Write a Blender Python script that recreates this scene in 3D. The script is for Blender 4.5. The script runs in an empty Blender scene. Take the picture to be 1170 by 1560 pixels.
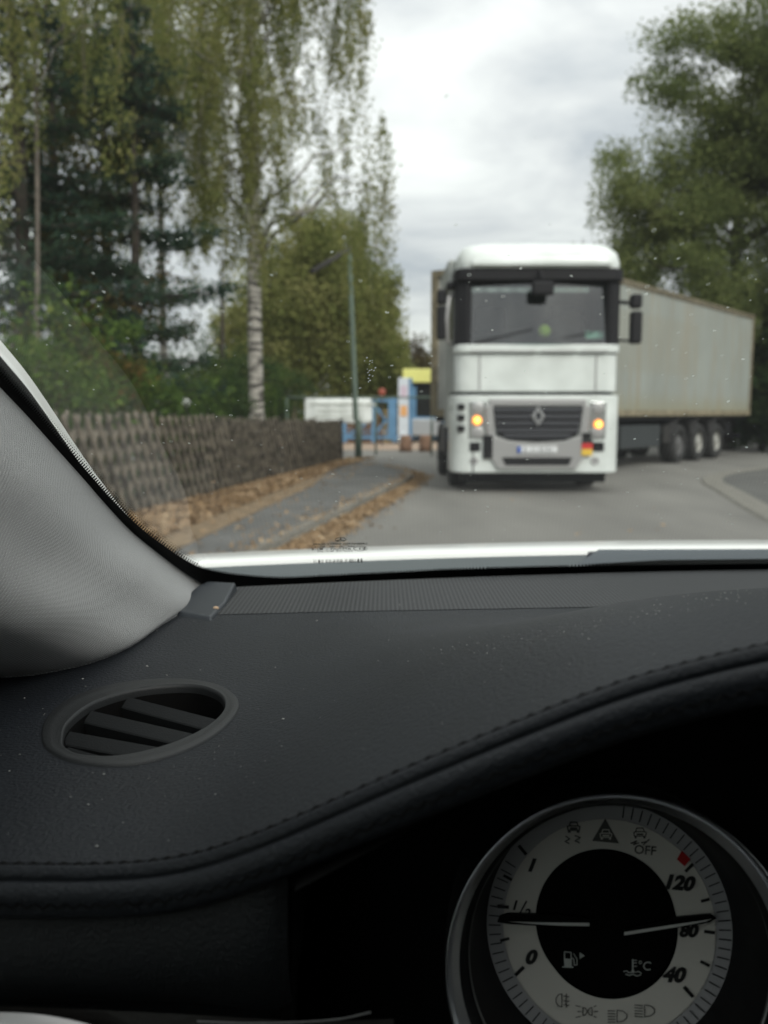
import bpy, bmesh, math, random
import numpy as np
from mathutils import Vector, Matrix, noise
R = math.radians
random.seed(7); rng = np.random.default_rng(11)
scene = bpy.context.scene
col = scene.collection
# ------------------------------------------------------------------ camera
PITCH = R(6.75); FPX = 1284.0; EYE = Vector((0, 0, 1.2))
cd = bpy.data.cameras.new('camera'); cam = bpy.data.objects.new('camera', cd); col.objects.link(cam)
cam.location = EYE; cam.rotation_euler = (R(90) - PITCH, 0, 0)
cd.sensor_fit = 'VERTICAL'; cd.sensor_height = 24.0; cd.sensor_width = 18.0; cd.lens = 24.0 * FPX / 1560
cd.clip_start = 0.02; cd.clip_end = 2000
cd.dof.use_dof = True; cd.dof.focus_distance = 0.49; cd.dof.aperture_fstop = cd.lens / 3.2
scene.camera = cam
# ------------------------------------------------------------------ sky and sun
SUN_EL, SUN_AZ = R(36), R(152)
w = bpy.data.worlds.new('World'); scene.world = w; w.use_nodes = True
nt = w.node_tree; N = nt.nodes; L = nt.links; N.clear()
out = N.new('ShaderNodeOutputWorld'); bg = N.new('ShaderNodeBackground')
sky = N.new('ShaderNodeTexSky'); sky.sky_type = 'NISHITA'; sky.sun_disc = False
sky.sun_elevation = SUN_EL; sky.sun_rotation = SUN_AZ
tc = N.new('ShaderNodeTexCoord'); sp = N.new('ShaderNodeSeparateXYZ'); L.new(tc.outputs['Generated'], sp.inputs[0])
def wm(op, a, b):
    n = N.new('ShaderNodeMath'); n.operation = op
    for i, v in enumerate((a, b)):
        if hasattr(v, 'is_output'): L.new(v, n.inputs[i])
        else: n.inputs[i].default_value = v
    return n.outputs[0]
zz = wm('ADD', wm('MAXIMUM', sp.outputs[2], 0.0), 0.16)
cx = wm('DIVIDE', sp.outputs[0], zz); cy = wm('DIVIDE', sp.outputs[1], zz)
cb = N.new('ShaderNodeCombineXYZ'); L.new(cx, cb.inputs[0]); L.new(cy, cb.inputs[1]); cb.inputs[2].default_value = 3.3
n1 = N.new('ShaderNodeTexNoise'); n1.inputs['Scale'].default_value = 1.7; n1.inputs['Detail'].default_value = 6; n1.inputs['Roughness'].default_value = .52
n1.inputs['Distortion'].default_value = .35
L.new(cb.outputs[0], n1.inputs['Vector'])
rp = N.new('ShaderNodeValToRGB'); L.new(n1.outputs['Fac'], rp.inputs[0])
e = rp.color_ramp.elements
e[0].position = .34; e[0].color = (.44, .47, .51, 1); e[1].position = .66; e[1].color = (.82, .845, .85, 1)
m1 = rp.color_ramp.elements.new(.48); m1.color = (.60, .62, .645, 1)
sc_ = N.new('ShaderNodeMixRGB'); sc_.blend_type = 'MULTIPLY'; sc_.inputs[0].default_value = 1; L.new(rp.outputs[0], sc_.inputs[1]); sc_.inputs[2].default_value = (9.7, 9.5, 9.1, 1)
gf = wm('MULTIPLY_ADD', wm('MAXIMUM', sp.outputs[2], 0.0), 1.2); gf.node.inputs[2].default_value = .64
hs = N.new('ShaderNodeMixRGB'); hs.blend_type = 'MULTIPLY'; hs.inputs[0].default_value = 1; L.new(sc_.outputs[0], hs.inputs[1]); L.new(gf, hs.inputs[2])
mx = N.new('ShaderNodeMixRGB'); mx.inputs[0].default_value = .9; L.new(sky.outputs[0], mx.inputs[1]); L.new(hs.outputs[0], mx.inputs[2])
L.new(mx.outputs[0], bg.inputs[0]); bg.inputs[1].default_value = .1; L.new(bg.outputs[0], out.inputs[0])
sd = bpy.data.lights.new('sun', 'SUN'); sun = bpy.data.objects.new('sun', sd); col.objects.link(sun)
sd.energy = 1.4; sd.angle = R(22); sd.color = (1, .95, .88)
sdir = Vector((math.sin(SUN_AZ) * math.cos(SUN_EL), math.cos(SUN_AZ) * math.cos(SUN_EL), math.sin(SUN_EL)))
sun.rotation_euler = sdir.to_track_quat('Z', 'Y').to_euler(); sun.location = (5, -5, 30)
scene.view_settings.view_transform = 'Standard'; scene.view_settings.look = 'None'
scene.view_settings.exposure = 0.74; scene.view_settings.gamma = 1.0
scene.render.engine = 'CYCLES'
scene.cycles.use_denoising = True
scene.cycles.max_bounces = 8; scene.cycles.transparent_max_bounces = 24
scene.cycles.sample_clamp_indirect = 6

# ------------------------------------------------------------------ helpers
CR = Matrix.Rotation(R(90) - PITCH, 3, 'X')
def ray(px, py):
    return CR @ Vector(((px - 585) / FPX, -(py - 780) / FPX, -1))
def at_y(px, py, y):
    d = ray(px, py); return EYE + d * (y / d.y)
def at_z(px, py, z):
    d = ray(px, py); return EYE + d * ((z - EYE.z) / d.z)
def at_f(px, py, f, lo=.1, hi=1.6):
    "where the ray through a point of the photo meets the surface z = f(x, y)"
    d = ray(px, py); d = d / d.y
    g = lambda t: (EYE.z + d.z * t) - f(d.x * t, t)
    a = lo; n = 150; s = g(a)
    for i in range(1, n + 1):
        b = lo + (hi - lo) * i / n
        if (g(b) > 0) != (s > 0):
            for _ in range(30):
                c = (a + b) / 2
                if (g(c) > 0) == (s > 0): a = c
                else: b = c
            return EYE + d * ((a + b) / 2)
        a = b
    return EYE + d * hi
def tag(o, label=None, cat=None, group=None, kind=None):
    if label: o['label'] = label
    if cat: o['category'] = cat
    if group: o['group'] = group
    if kind: o['kind'] = kind
    return o
def empty(name, loc=(0, 0, 0), rz=0, label=None, cat=None, group=None):
    o = bpy.data.objects.new(name, None); col.objects.link(o); o.location = loc; o.rotation_euler = (0, 0, rz)
    o.empty_display_size = .1
    return tag(o, label, cat, group)
class MB:
    def __init__(s): s.v = []; s.f = []; s.sm = []
    def add(s, vs, fs, smooth=False):
        b = len(s.v); s.v += [tuple(p) for p in vs]; s.f += [[b + i for i in f] for f in fs]; s.sm += [smooth] * len(fs); return s
    def box(s, x0, x1, y0, y1, z0, z1, M=None):
        vs = [Vector((x, y, z)) for z in (z0, z1) for y in (y0, y1) for x in (x0, x1)]
        if M is not None: vs = [M @ v for v in vs]
        return s.add(vs, [(0, 2, 3, 1), (4, 5, 7, 6), (0, 1, 5, 4), (2, 6, 7, 3), (0, 4, 6, 2), (1, 3, 7, 5)])
    def bar(s, a, b, wd, h, up=(0, 0, 1)):
        a = Vector(a); b = Vector(b); d = (b - a); l = d.length; d.normalize()
        u = d.cross(Vector(up)).normalized(); v = u.cross(d)
        vs = []
        for p in (a, b):
            for i, j in ((-1, -1), (1, -1), (1, 1), (-1, 1)): vs.append(p + u * wd / 2 * i + v * h / 2 * j)
        return s.add(vs, [(0, 1, 2, 3), (7, 6, 5, 4), (0, 4, 5, 1), (1, 5, 6, 2), (2, 6, 7, 3), (3, 7, 4, 0)])
    def tube(s, pts, rad, n=8, caps=True):
        pts = [Vector(p) for p in pts]
        if not hasattr(rad, '__len__'): rad = [rad] * len(pts)
        vs = []; fs = []; pu = None
        for i, p in enumerate(pts):
            d = (pts[min(i + 1, len(pts) - 1)] - pts[max(i - 1, 0)]).normalized()
            u = d.cross(Vector((0, 0, 1))) if pu is None else pu - d * pu.dot(d)
            if u.length < 1e-3: u = d.cross(Vector((1, 0, 0)))
            u.normalize(); pu = u; v = d.cross(u)
            for k in range(n):
                a = 2 * math.pi * k / n; vs.append(p + (u * math.cos(a) + v * math.sin(a)) * rad[i])
        for i in range(len(pts) - 1):
            for k in range(n):
                k2 = (k + 1) % n; fs.append((i * n + k, i * n + k2, (i + 1) * n + k2, (i + 1) * n + k))
        s.add(vs, fs, True)
        if caps:
            b = len(s.v) - len(vs)
            s.f += [[b + k for k in range(n)][::-1], [b + (len(pts) - 1) * n + k for k in range(n)]]; s.sm += [False, False]
        return s
    def lathe(s, prof, n=48, M=None, close=False, smooth=True):
        "profile of (radius, height) turned about z"
        vs = []; fs = []; m = len(prof)
        for k in range(n):
            a = 2 * math.pi * k / n
            for r, h in prof: vs.append(Vector((r * math.cos(a), r * math.sin(a), h)))
        for k in range(n):
            k2 = (k + 1) % n
            for i in range(m - 1): fs.append((k * m + i, k2 * m + i, k2 * m + i + 1, k * m + i + 1))
        if M is not None: vs = [M @ v for v in vs]
        return s.add(vs, fs, smooth)
    def grid(s, rows, smooth=True, closed=False):
        n = len(rows[0]); vs = [p for r in rows for p in r]; fs = []
        for i in range(len(rows) - 1):
            for j in range(n - 1): fs.append((i * n + j, i * n + j + 1, (i + 1) * n + j + 1, (i + 1) * n + j))
        return s.add(vs, fs, smooth)
    def prism(s, poly, z0, z1, M=None):
        "closed outline (x, y) extruded from z0 to z1"
        n = len(poly); vs = [Vector((x, y, z0)) for x, y in poly] + [Vector((x, y, z1)) for x, y in poly]
        if M is not None: vs = [M @ v for v in vs]
        return s.add(vs, [tuple(range(n))[::-1], tuple(range(n, 2 * n))] + [(i, (i + 1) % n, n + (i + 1) % n, n + i) for i in range(n)])
    def ball(s, c, r, n=12, m=8, M=None):
        if not hasattr(r, '__len__'): r = (r, r, r)
        rows = []
        for i in range(m + 1):
            t = math.pi * i / m
            rows.append([Vector((c[0] + r[0] * math.sin(t) * math.cos(2 * math.pi * k / n), c[1] + r[1] * math.sin(t) * math.sin(2 * math.pi * k / n), c[2] + r[2] * math.cos(t))) for k in range(n + 1)])
        return s.grid(rows)
    def build(s, name, mat, parent=None, bevel=0, seg=2, smooth=None, label=None):
        me = bpy.data.meshes.new(name); me.from_pydata(s.v, [], s.f); me.update()
        sm = s.sm if smooth is None else [smooth] * len(s.f)
        me.polygons.foreach_set('use_smooth', sm)
        o = bpy.data.objects.new(name, me); col.objects.link(o); me.materials.append(mat)
        if parent is not None:
            o.parent = parent
            if parent.get('off') is not None and '_world' in parent: pass
        if bevel:
            b = o.modifiers.new('bevel', 'BEVEL'); b.width = bevel; b.segments = seg; b.limit_method = 'ANGLE'; b.angle_limit = R(35)
            me.polygons.foreach_set('use_smooth', [True] * len(s.f))
            b.harden_normals = True
        if label: o['label'] = label
        return o
def fix_normals(o):
    bm = bmesh.new(); bm.from_mesh(o.data); bmesh.ops.recalc_face_normals(bm, faces=bm.faces); bm.to_mesh(o.data); bm.free(); return o
def copy_tree(o, parent=None):
    c = o.copy(); col.objects.link(c)
    if parent is not None: c.parent = parent
    for ch in [x for x in bpy.data.objects if x.parent == o]: copy_tree(ch, c)
    return c
def spline(pts, n):
    "Catmull-Rom through pts, n samples"
    P = [Vector(p) for p in pts]; P = [P[0] * 2 - P[1]] + P + [P[-1] * 2 - P[-2]]
    o = []
    for k in range(n):
        t = k / (n - 1) * (len(P) - 3); i = min(int(t), len(P) - 4); t -= i
        a, b, c, d = P[i:i + 4]
        o.append(.5 * ((2 * b) + (c - a) * t + (2 * a - 5 * b + 4 * c - d) * t * t + (3 * b - a - 3 * c + d) * t ** 3))
    return o
def closed_spline(pts, per=8):
    P = [Vector(p) for p in pts]; n = len(P); o = []
    for i in range(n):
        a, b, c, d = P[i - 1], P[i], P[(i + 1) % n], P[(i + 2) % n]
        for k in range(per):
            t = k / per; o.append(.5 * ((2 * b) + (c - a) * t + (2 * a - 5 * b + 4 * c - d) * t * t + (3 * b - a - 3 * c + d) * t ** 3))
    return o
# ------------------------------------------------------------------ materials
def mat(name, c, rough=.6, metal=0., var=0., vs=6., bump=0., bs=40., c2=None, detail=4, spec=None, coat=0, vec=None, bdist=.01):
    m = bpy.data.materials.new(name); m.use_nodes = True; t = m.node_tree; n = t.nodes; l = t.links
    p = n['Principled BSDF']; p.inputs['Roughness'].default_value = rough; p.inputs['Metallic'].default_value = metal
    if spec is not None: p.inputs['Specular IOR Level'].default_value = spec
    if coat: p.inputs['Coat Weight'].default_value = coat; p.inputs['Coat Roughness'].default_value = .08
    p.inputs['Base Color'].default_value = (*c, 1)
    tcn = n.new('ShaderNodeTexCoord'); src = tcn.outputs['Object']
    if vec is not None:
        mp = n.new('ShaderNodeMapping'); mp.inputs['Scale'].default_value = vec; l.new(src, mp.inputs[0]); src = mp.outputs[0]
    if var or c2:
        a = n.new('ShaderNodeTexNoise'); a.inputs['Scale'].default_value = vs; a.inputs['Detail'].default_value = detail; l.new(src, a.inputs['Vector'])
        r = n.new('ShaderNodeValToRGB'); l.new(a.outputs['Fac'], r.inputs[0]); r.color_ramp.elements[0].position = .32; r.color_ramp.elements[1].position = .68
        if c2: r.color_ramp.elements[0].color = (*c, 1); r.color_ramp.elements[1].color = (*c2, 1)
        else:
            r.color_ramp.elements[0].color = (*[x * (1 - var) for x in c], 1); r.color_ramp.elements[1].color = (*[min(1, x * (1 + var)) for x in c], 1)
        l.new(r.outputs[0], p.inputs['Base Color'])
    if bump:
        a = n.new('ShaderNodeTexNoise'); a.inputs['Scale'].default_value = bs; a.inputs['Detail'].default_value = 5; l.new(src, a.inputs['Vector'])
        b = n.new('ShaderNodeBump'); b.inputs['Strength'].default_value = bump; b.inputs['Distance'].default_value = bdist; l.new(a.outputs['Fac'], b.inputs['Height']); l.new(b.outputs[0], p.inputs['Normal'])
    return m
def leaf_mat(name, cols, vs=1.2, trans=.3):
    "leaf colours by patch and by single leaf"
    m = bpy.data.materials.new(name); m.use_nodes = True; t = m.node_tree; n = t.nodes; l = t.links; n.clear()
    o = n.new('ShaderNodeOutputMaterial'); tcn = n.new('ShaderNodeTexCoord'); g = n.new('ShaderNodeNewGeometry')
    a = n.new('ShaderNodeTexNoise'); a.inputs['Scale'].default_value = vs; a.inputs['Detail'].default_value = 3; l.new(tcn.outputs['Object'], a.inputs['Vector'])
    mm = n.new('ShaderNodeMath'); mm.operation = 'MULTIPLY_ADD'; l.new(g.outputs['Random Per Island'], mm.inputs[0]); mm.inputs[1].default_value = .36; l.new(a.outputs['Fac'], mm.inputs[2])
    r = n.new('ShaderNodeValToRGB'); mr = n.new('ShaderNodeMapRange'); l.new(mm.outputs[0], mr.inputs[0]); mr.inputs[1].default_value = .34; mr.inputs[2].default_value = 1.02
    l.new(mr.outputs[0], r.inputs[0]); cr = r.color_ramp
    for i, c in enumerate(cols):
        e = cr.elements[i] if i < 2 else cr.elements.new(1)
        e.position = i / (len(cols) - 1)
    for i, c in enumerate(cols):
        cr.elements[i].position = i / (len(cols) - 1)
    for i, c in enumerate(cols): cr.elements[i].color = (*c, 1)
    d = n.new('ShaderNodeBsdfDiffuse'); tr = n.new('ShaderNodeBsdfTranslucent'); mi = n.new('ShaderNodeMixShader'); mi.inputs[0].default_value = trans
    l.new(r.outputs[0], d.inputs[0]); l.new(r.outputs[0], tr.inputs[0]); l.new(d.outputs[0], mi.inputs[1]); l.new(tr.outputs[0], mi.inputs[2]); l.new(mi.outputs[0], o.inputs[0])
    return m
def glass_mat(name, tint=(.93, .965, .945), f0=.07, rough=0.0, film=0.):
    m = bpy.data.materials.new(name); m.use_nodes = True; t = m.node_tree; n = t.nodes; l = t.links; n.clear()
    o = n.new('ShaderNodeOutputMaterial'); lw = n.new('ShaderNodeLayerWeight'); lw.inputs[0].default_value = .5
    pw = n.new('ShaderNodeMath'); pw.operation = 'POWER'; l.new(lw.outputs['Facing'], pw.inputs[0]); pw.inputs[1].default_value = 5
    ma = n.new('ShaderNodeMath'); ma.operation = 'MULTIPLY_ADD'; l.new(pw.outputs[0], ma.inputs[0]); ma.inputs[1].default_value = 1 - f0; ma.inputs[2].default_value = f0
    tr = n.new('ShaderNodeBsdfTransparent'); tr.inputs[0].default_value = (*tint, 1)
    gl = n.new('ShaderNodeBsdfGlossy'); gl.inputs['Roughness'].default_value = rough
    mi = n.new('ShaderNodeMixShader'); l.new(ma.outputs[0], mi.inputs[0]); l.new(tr.outputs[0], mi.inputs[1]); l.new(gl.outputs[0], mi.inputs[2]); l.new(mi.outputs[0], o.inputs[0])
    if film:                              # dust film, added as a faint haze that lifts the dark tones
        ts = n.new('ShaderNodeBsdfTranslucent'); ts.inputs[0].default_value = (.8, .82, .78, 1); mf = n.new('ShaderNodeMixShader'); mf.inputs[0].default_value = film
        l.new(mi.outputs[0], mf.inputs[1]); l.new(ts.outputs[0], mf.inputs[2]); l.new(mf.outputs[0], o.inputs[0])
    return m
def emit_mat(name, c, s):
    m = mat(name, c, .3); p = m.node_tree.nodes['Principled BSDF']; p.inputs['Emission Color'].default_value = (*c, 1); p.inputs['Emission Strength'].default_value = s; return m
# ------------------------------------------------------------------ foliage
def leaf_object(name, C, size, m, parent=None, aspect=.6, droop=0., jitter=.35):
    C = np.asarray(C, dtype=np.float32); n = len(C)
    u = rng.normal(size=(n, 3)); u[:, 2] = u[:, 2] * (1 + droop * 2) - droop * 1.5
    u /= np.linalg.norm(u, axis=1)[:, None]
    v = rng.normal(size=(n, 3)); v -= u * (u * v).sum(1)[:, None]; v /= np.linalg.norm(v, axis=1)[:, None]
    s = size * (1 + jitter * rng.normal(size=n)).clip(.4, 1.9); u = u * s[:, None] / 2; v = v * s[:, None] * aspect / 2
    V = np.stack([C - u, C + v, C + u, C - v], 1).reshape(-1, 3).astype(np.float32)
    me = bpy.data.meshes.new(name); me.vertices.add(4 * n); me.vertices.foreach_set('co', V.ravel())
    me.loops.add(4 * n); me.loops.foreach_set('vertex_index', np.arange(4 * n, dtype=np.int32))
    me.polygons.add(n); me.polygons.foreach_set('loop_start', np.arange(0, 4 * n, 4, dtype=np.int32)); me.polygons.foreach_set('loop_total', np.full(n, 4, dtype=np.int32))
    me.update(calc_edges=True); me.materials.append(m)
    o = bpy.data.objects.new(name, me); col.objects.link(o)
    if parent is not None: o.parent = parent
    return o
def clumps(blobs, per, spread, flat=.7):
    "blobs: (centre, radii, clump count). Leaves in uneven clumps, denser towards the surface of each blob"
    out = []; cs = []
    for c, r, k in blobs:
        c = np.array(c); r = np.array(r)
        d = rng.normal(size=(k, 3)); d /= np.linalg.norm(d, axis=1)[:, None]
        q = c + d * r * (rng.random((k, 1)) ** .45)
        for p in q:
            cs.append(p); n = int(per * rng.uniform(.4, 1.5)); s = spread * rng.uniform(.6, 1.4)
            out.append(p + np.clip(rng.normal(size=(n, 3)), -1.7, 1.7) * s * np.array((1, 1, flat)))
    return np.concatenate(out), cs
def limb_pts(a, b, sag=.15, n=5):
    a = Vector(a); b = Vector(b); o = []
    for i in range(n):
        t = i / (n - 1); p = a.lerp(b, t); p.z += math.sin(t * math.pi) * sag * (b - a).length
        if 0 < i < n - 1: p += Vector([random.uniform(-.06, .06) * (b - a).length for _ in range(3)])
        o.append(p)
    return o
def trunk_mb(h, r, lean=(0, 0), n=9, seg=9, wob=.05):
    pts = []; rad = []
    for i in range(n):
        t = i / (n - 1); pts.append((lean[0] * t + wob * math.sin(5 * t + r * 30) * t * 2, lean[1] * t + wob * math.cos(4 * t), -.1 + (h + .1) * t)); rad.append(max(.012, r * (1.25 if i == 0 else 1) * (1 - t) ** .8))
    return MB().tube(pts, rad, seg), pts
def broadleaf(name, loc, h, r, blobs, per, spread, leaf, lm, bark, label, cat='tree', group=None, lean=(0, 0), limbs=30, flat=.7, aspect=.6):
    root = empty(name, loc, 0, label, cat, group)
    mb, tp = trunk_mb(h, r, lean)
    C, cs = clumps(blobs, per, spread, flat)
    for p in random.sample(cs, min(limbs, len(cs))):
        z = max(.15 * h, min(p[2] - .25 * abs(p[0]) - .3, h * .95)); t = (z + .1) / (h + .1) * (len(tp) - 1); i = min(int(t), len(tp) - 2)
        a = Vector(tp[i]).lerp(Vector(tp[i + 1]), max(0, t - i)); rr = r * (1 - z / h) ** .8 * .45 + .012
        mb.tube(limb_pts(a, p, .06), [rr, rr * .75, rr * .5, rr * .3, .006], 5, False)
    mb.build('trunk', bark, root)
    leaf_object('crown', C, leaf, lm, root, aspect)
    return root
# ================================================================== SETTING
M_soil = mat('soil', (.055, .045, .028), .95, var=.4, vs=1.5, bump=.5, bs=14, c2=(.06, .075, .025))
M_asph = mat('asphalt', (.172, .168, .153), .85, var=.2, vs=.9, vec=(1, .3, 1), bump=.25, bs=180, detail=10, bdist=.004)
M_pave = mat('footway_asphalt', (.105, .105, .1), .9, var=.2, vs=1.3, bump=.4, bs=120, detail=9, bdist=.005)
M_pave2 = mat('footway_asphalt_dark', (.085, .085, .08), .9, var=.2, vs=1.3, bump=.4, bs=120, detail=9, bdist=.005)
M_kerb = mat('kerb_stone', (.175, .168, .145), .85, var=.2, vs=8, bump=.3, bs=60)
M_sand = mat('yard_paving', (.36, .27, .20), .9, var=.15, vs=1.5, bump=.2, bs=40)
M_litter = mat('litter_soil', (.13, .095, .055), .95, var=.4, vs=9, bump=.6, bs=30, c2=(.25, .175, .10))
def sheet(name, poly, z, m, kind='structure', th=None):
    mb = MB()
    if th is None: mb.add([(x, y, z) for x, y in poly], [tuple(range(len(poly)))])
    else: mb.prism(poly, z - th, z)
    o = mb.build(name, m); fix_normals(o); return tag(o, kind=kind)
g = MB(); n = 60
rows = []
for j in range(n + 1):
    y = -60 + 460 * (j / n) ** 1.7
    rows.append([Vector((x, y, -.02 if abs(x) < 16 and y < 60 else -.02 + .6 * noise.noise(Vector((x * .03, y * .03, 0))) - .3)) for x in [-220 + 440 * i / n for i in range(n + 1)]])
tag(g.grid(rows).build('ground', M_soil), kind='structure')
kerbL = [(-2.75, -12), (-2.28, 0), (-1.55, 4), (-.9, 7.44), (-.1, 11.6), (.4, 14.3), (.55, 15.9), (.25, 17.6), (-.5, 19.2), (-1.8, 20.3), (-4.5, 21)]
kerbR = [(3.6, -12), (3.75, 3), (3.95, 7), (4.2, 9.2), (5.0, 12.6), (5.5, 14.6), (6.3, 16.2), (7.6, 17.7), (9.6, 19.6), (15, 24.5), (30, 37)]
kerbL = [(p.x, p.y) for p in spline([(x, y, 0) for x, y in kerbL], 60)]
kerbR = [(p.x, p.y) for p in spline([(x, y, 0) for x, y in kerbR], 60)]
road = kerbL + [(-30, 22), (-30, 26), (4, 27), (12, 33), (30, 52), (44, 48)] + kerbR[::-1]
sheet('road', road, 0.0, M_asph)
def offset_line(P, d):
    o = []
    for i, p in enumerate(P):
        a = Vector(P[max(i - 1, 0)]); b = Vector(P[min(i + 1, len(P) - 1)]); t = (b - a).normalized(); o.append((p[0] - t.y * d, p[1] + t.x * d))
    return o
# left footway, raised, with kerb; the far end slopes into the side road
fenceL = lambda y: -4.34 + .167 * y
fw = [(-3.4, -12), (-2.6, -2), (-2.1, 3), (-1.75, 7.44), (-1.2, 13), (-1.1, 18.6), (-2.3, 20.1), (-5, 20.4)]
kin = offset_line(kerbL, .13)
sheet('footway', [p for p in kin] + fw[::-1], .075, M_pave, th=.12)
def kerb(name, A, d, z):
    B = offset_line(A, d); mb = MB(); rows = [[Vector((*p, 0.001)) for p in A], [Vector((*p, z)) for p in offset_line(A, d * .12)], [Vector((*p, z)) for p in B], [Vector((*p, 0.001)) for p in B]]
    return tag(mb.grid(rows, False).build(name, M_kerb), kind='structure')
kerb('kerb', kerbL, .13, .085)
kerb('kerb', kerbR, -.36, .03)
sheet('footway', offset_line(kerbR, -.355) + offset_line(kerbR, -4.2)[::-1], .024, M_pave2, th=.1)
sheet('yard', [(-30, 26.0), (4, 27), (7, 29.5), (8, 75), (-30, 75)], .012, M_sand)
# verge of bare soil between fence and footway
verge = [(fenceL(y) - .3, y) for y in (-12, -4, 2, 8, 14, 19, 20.4)] 
vr = [(fw[i][0] + .1, fw[i][1]) for i in range(len(fw) - 2)]
sheet('verge', verge + [(-1.2, 19.6)] + vr[::-1], .085, M_litter, th=.1)
M_fallen = leaf_mat('fallen_leaf', [(.13, .08, .04), (.26, .17, .09), (.38, .27, .165), (.56, .45, .30)], vs=2.5, trans=.15)
def scatter_flat(name, P, z, size, m):
    "fallen leaves lying nearly flat, some curled"
    n = len(P); P = np.array(P); a = rng.random(n) * 2 * np.pi; s = size * rng.uniform(.5, 1.4, n)
    tl = rng.normal(size=(n, 2)) * .35
    u = np.stack([np.cos(a), np.sin(a), tl[:, 0]], 1) * s[:, None] / 2; v = np.stack([-np.sin(a), np.cos(a), tl[:, 1]], 1) * s[:, None] * .36
    C = np.concatenate([P, np.full((n, 1), z) + rng.random((n, 1)) * .03], 1)
    V = np.stack([C - u, C + v, C + u, C - v], 1).reshape(-1, 3)
    V[:, 2] = np.maximum(V[:, 2], z + .003)
    me = bpy.data.meshes.new(name); me.from_pydata(V.tolist(), [], [(4 * i, 4 * i + 1, 4 * i + 2, 4 * i + 3) for i in range(n)]); me.update(); me.materials.append(m)
    o = bpy.data.objects.new(name, me); col.objects.link(o); return tag(o, kind='stuff')
P = []
for _ in range(24000):                                   # along the fence, thick near it, thinning out on the footway
    y = rng.uniform(3, 20.5); e0 = fenceL(y) + .05; w_ = np.interp(y, [3, 7.4, 13, 18, 20.5], [1.5, 1.5, 1.0, .7, .9])
    t = rng.random() ** 1.15 * .72 if rng.random() < .96 else rng.random() * 1.5
    if noise.noise(Vector((e0 * 1.3, y * 1.1, 0))) > .35 and rng.random() < .6: continue
    P.append((e0 + t * w_, y))
tag(scatter_flat('fallen_leaves', P, .088, .055, M_fallen), 'thick drift of tan fallen leaves at the foot of the lattice fence', 'fallen leaves')
P = []; KL = np.array(kerbL)
for _ in range(12000):
    y = rng.uniform(3, 17.8); xk = np.interp(y, KL[:45, 1], KL[:45, 0]); w_ = np.interp(y, [3, 7.4, 12, 17], [.55, .5, .33, .3])
    P.append((xk + w_ * abs(rng.normal()) * .42 + .0, y) if rng.random() < .93 else (xk - abs(rng.normal()) * .15, y))
pk = [p for p in P if p[0] < np.interp(p[1], KL[:45, 1], KL[:45, 0])]; pr = [p for p in P if p not in pk]
tag(scatter_flat('fallen_leaves', pr + [(rng.uniform(-.3, 4), rng.uniform(6, 15)) for _ in range(30)], .003, .045, M_fallen), 'band of brown fallen leaves lying in the gutter of the road', 'fallen leaves')
tag(scatter_flat('fallen_leaves', pk, .088, .045, M_fallen), 'stray tan leaves dotted over the footway kerb', 'fallen leaves')
# leaf dirt in the gutter
gut = [p for p in kerbL if 2 < p[1] < 17.6 and p[1] < 17.6][:44]
ed = [(p[0] + np.interp(p[1], [2, 7.4, 12, 17], [.42, .36, .24, .12]) * (1 + .5 * noise.noise(Vector((p[1] * 2, 0, 0)))), p[1]) for p in gut]
sheet('gutter', gut + ed[::-1], .004, M_litter)
# ------------------------------------------------------------------ lattice fence
M_wood = mat('weathered_wood', (.035, .03, .023), .9, var=.45, vs=8, bump=.5, bs=60, c2=(.20, .175, .135))
fr = empty('lattice_fence', (fenceL(10), 10, 0), 0, 'long weathered brown lattice fence of crossed half round slats along the footway', 'fence')
fo = Vector(fr.location)
ys = [2.2, 4.8, 7.4, 10.0, 12.5, 15.0, 17.6, 19.7]
for a, b in zip(ys[:-1], ys[1:]):
    mb = MB(); A = Vector((fenceL(a), a, 0)) - fo; B = Vector((fenceL(b), b, 0)) - fo; d = (B - A); ln = d.length; d.normalize(); nrm = Vector((d.y, -d.x, 0))
    H = 1.24 - .022 * (a - 3) ** 1.0 * .8; run = .56; s = -run
    lean = random.uniform(-.02, .03)
    while s < ln:
        for side in (0, 1):
            s0, s1 = (s, s + run) if side == 0 else (s + run, s)
            z0, z1 = .1, H + random.uniform(-.025, .02)
            def clip(t): return max(0, min(ln, t))
            f0 = (clip(s0) - s0) / (s1 - s0); f1 = (clip(s1) - s0) / (s1 - s0)
            if abs(f1 - f0) < .12: continue
            p0 = A + d * (s0 + (s1 - s0) * f0) + Vector((0, 0, z0 + (z1 - z0) * f0)); p1 = A + d * (s0 + (s1 - s0) * f1) + Vector((0, 0, z0 + (z1 - z0) * f1))
            o_ = nrm * (.022 if side else -.022) + nrm * lean; r = .029
            q = p1 + (p1 - p0).normalized() * .05
            mb.tube([p0 + o_, p1 + o_, q + o_], [r, r, .006], 6, False)
        s += .21
    for z in (.38, .98): mb.tube([A + Vector((0, 0, z)) - nrm * .08, B + Vector((0, 0, z)) - nrm * .08], .032, 7)
    mb.build('lattice_panel', M_wood, fr)
for y in ys:
    p = Vector((fenceL(y), y, 0)) - fo; MB().tube([p + Vector((-.13, 0, -.1)), p + Vector((-.13, 0, 1.20 - .018 * (y - 3))), p + Vector((-.13, 0, 1.25 - .018 * (y - 3)))], [.055, .055, .02], 9).build('post', M_wood, fr)
# steel corner post where the fence ends
M_dkm = mat('dark_steel', (.03, .028, .026), .5, .3)
c = at_z(520, 706, 0); mb = MB(); mb.tube([(0, 0, -.1), (0, 0, 1.0)], .045, 10); mb.ball((0, 0, 1.0), .05)
o = mb.build('end_post', M_dkm); o.location = c; tag(o, 'dark round post at the far end of the lattice fence', 'post')
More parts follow.
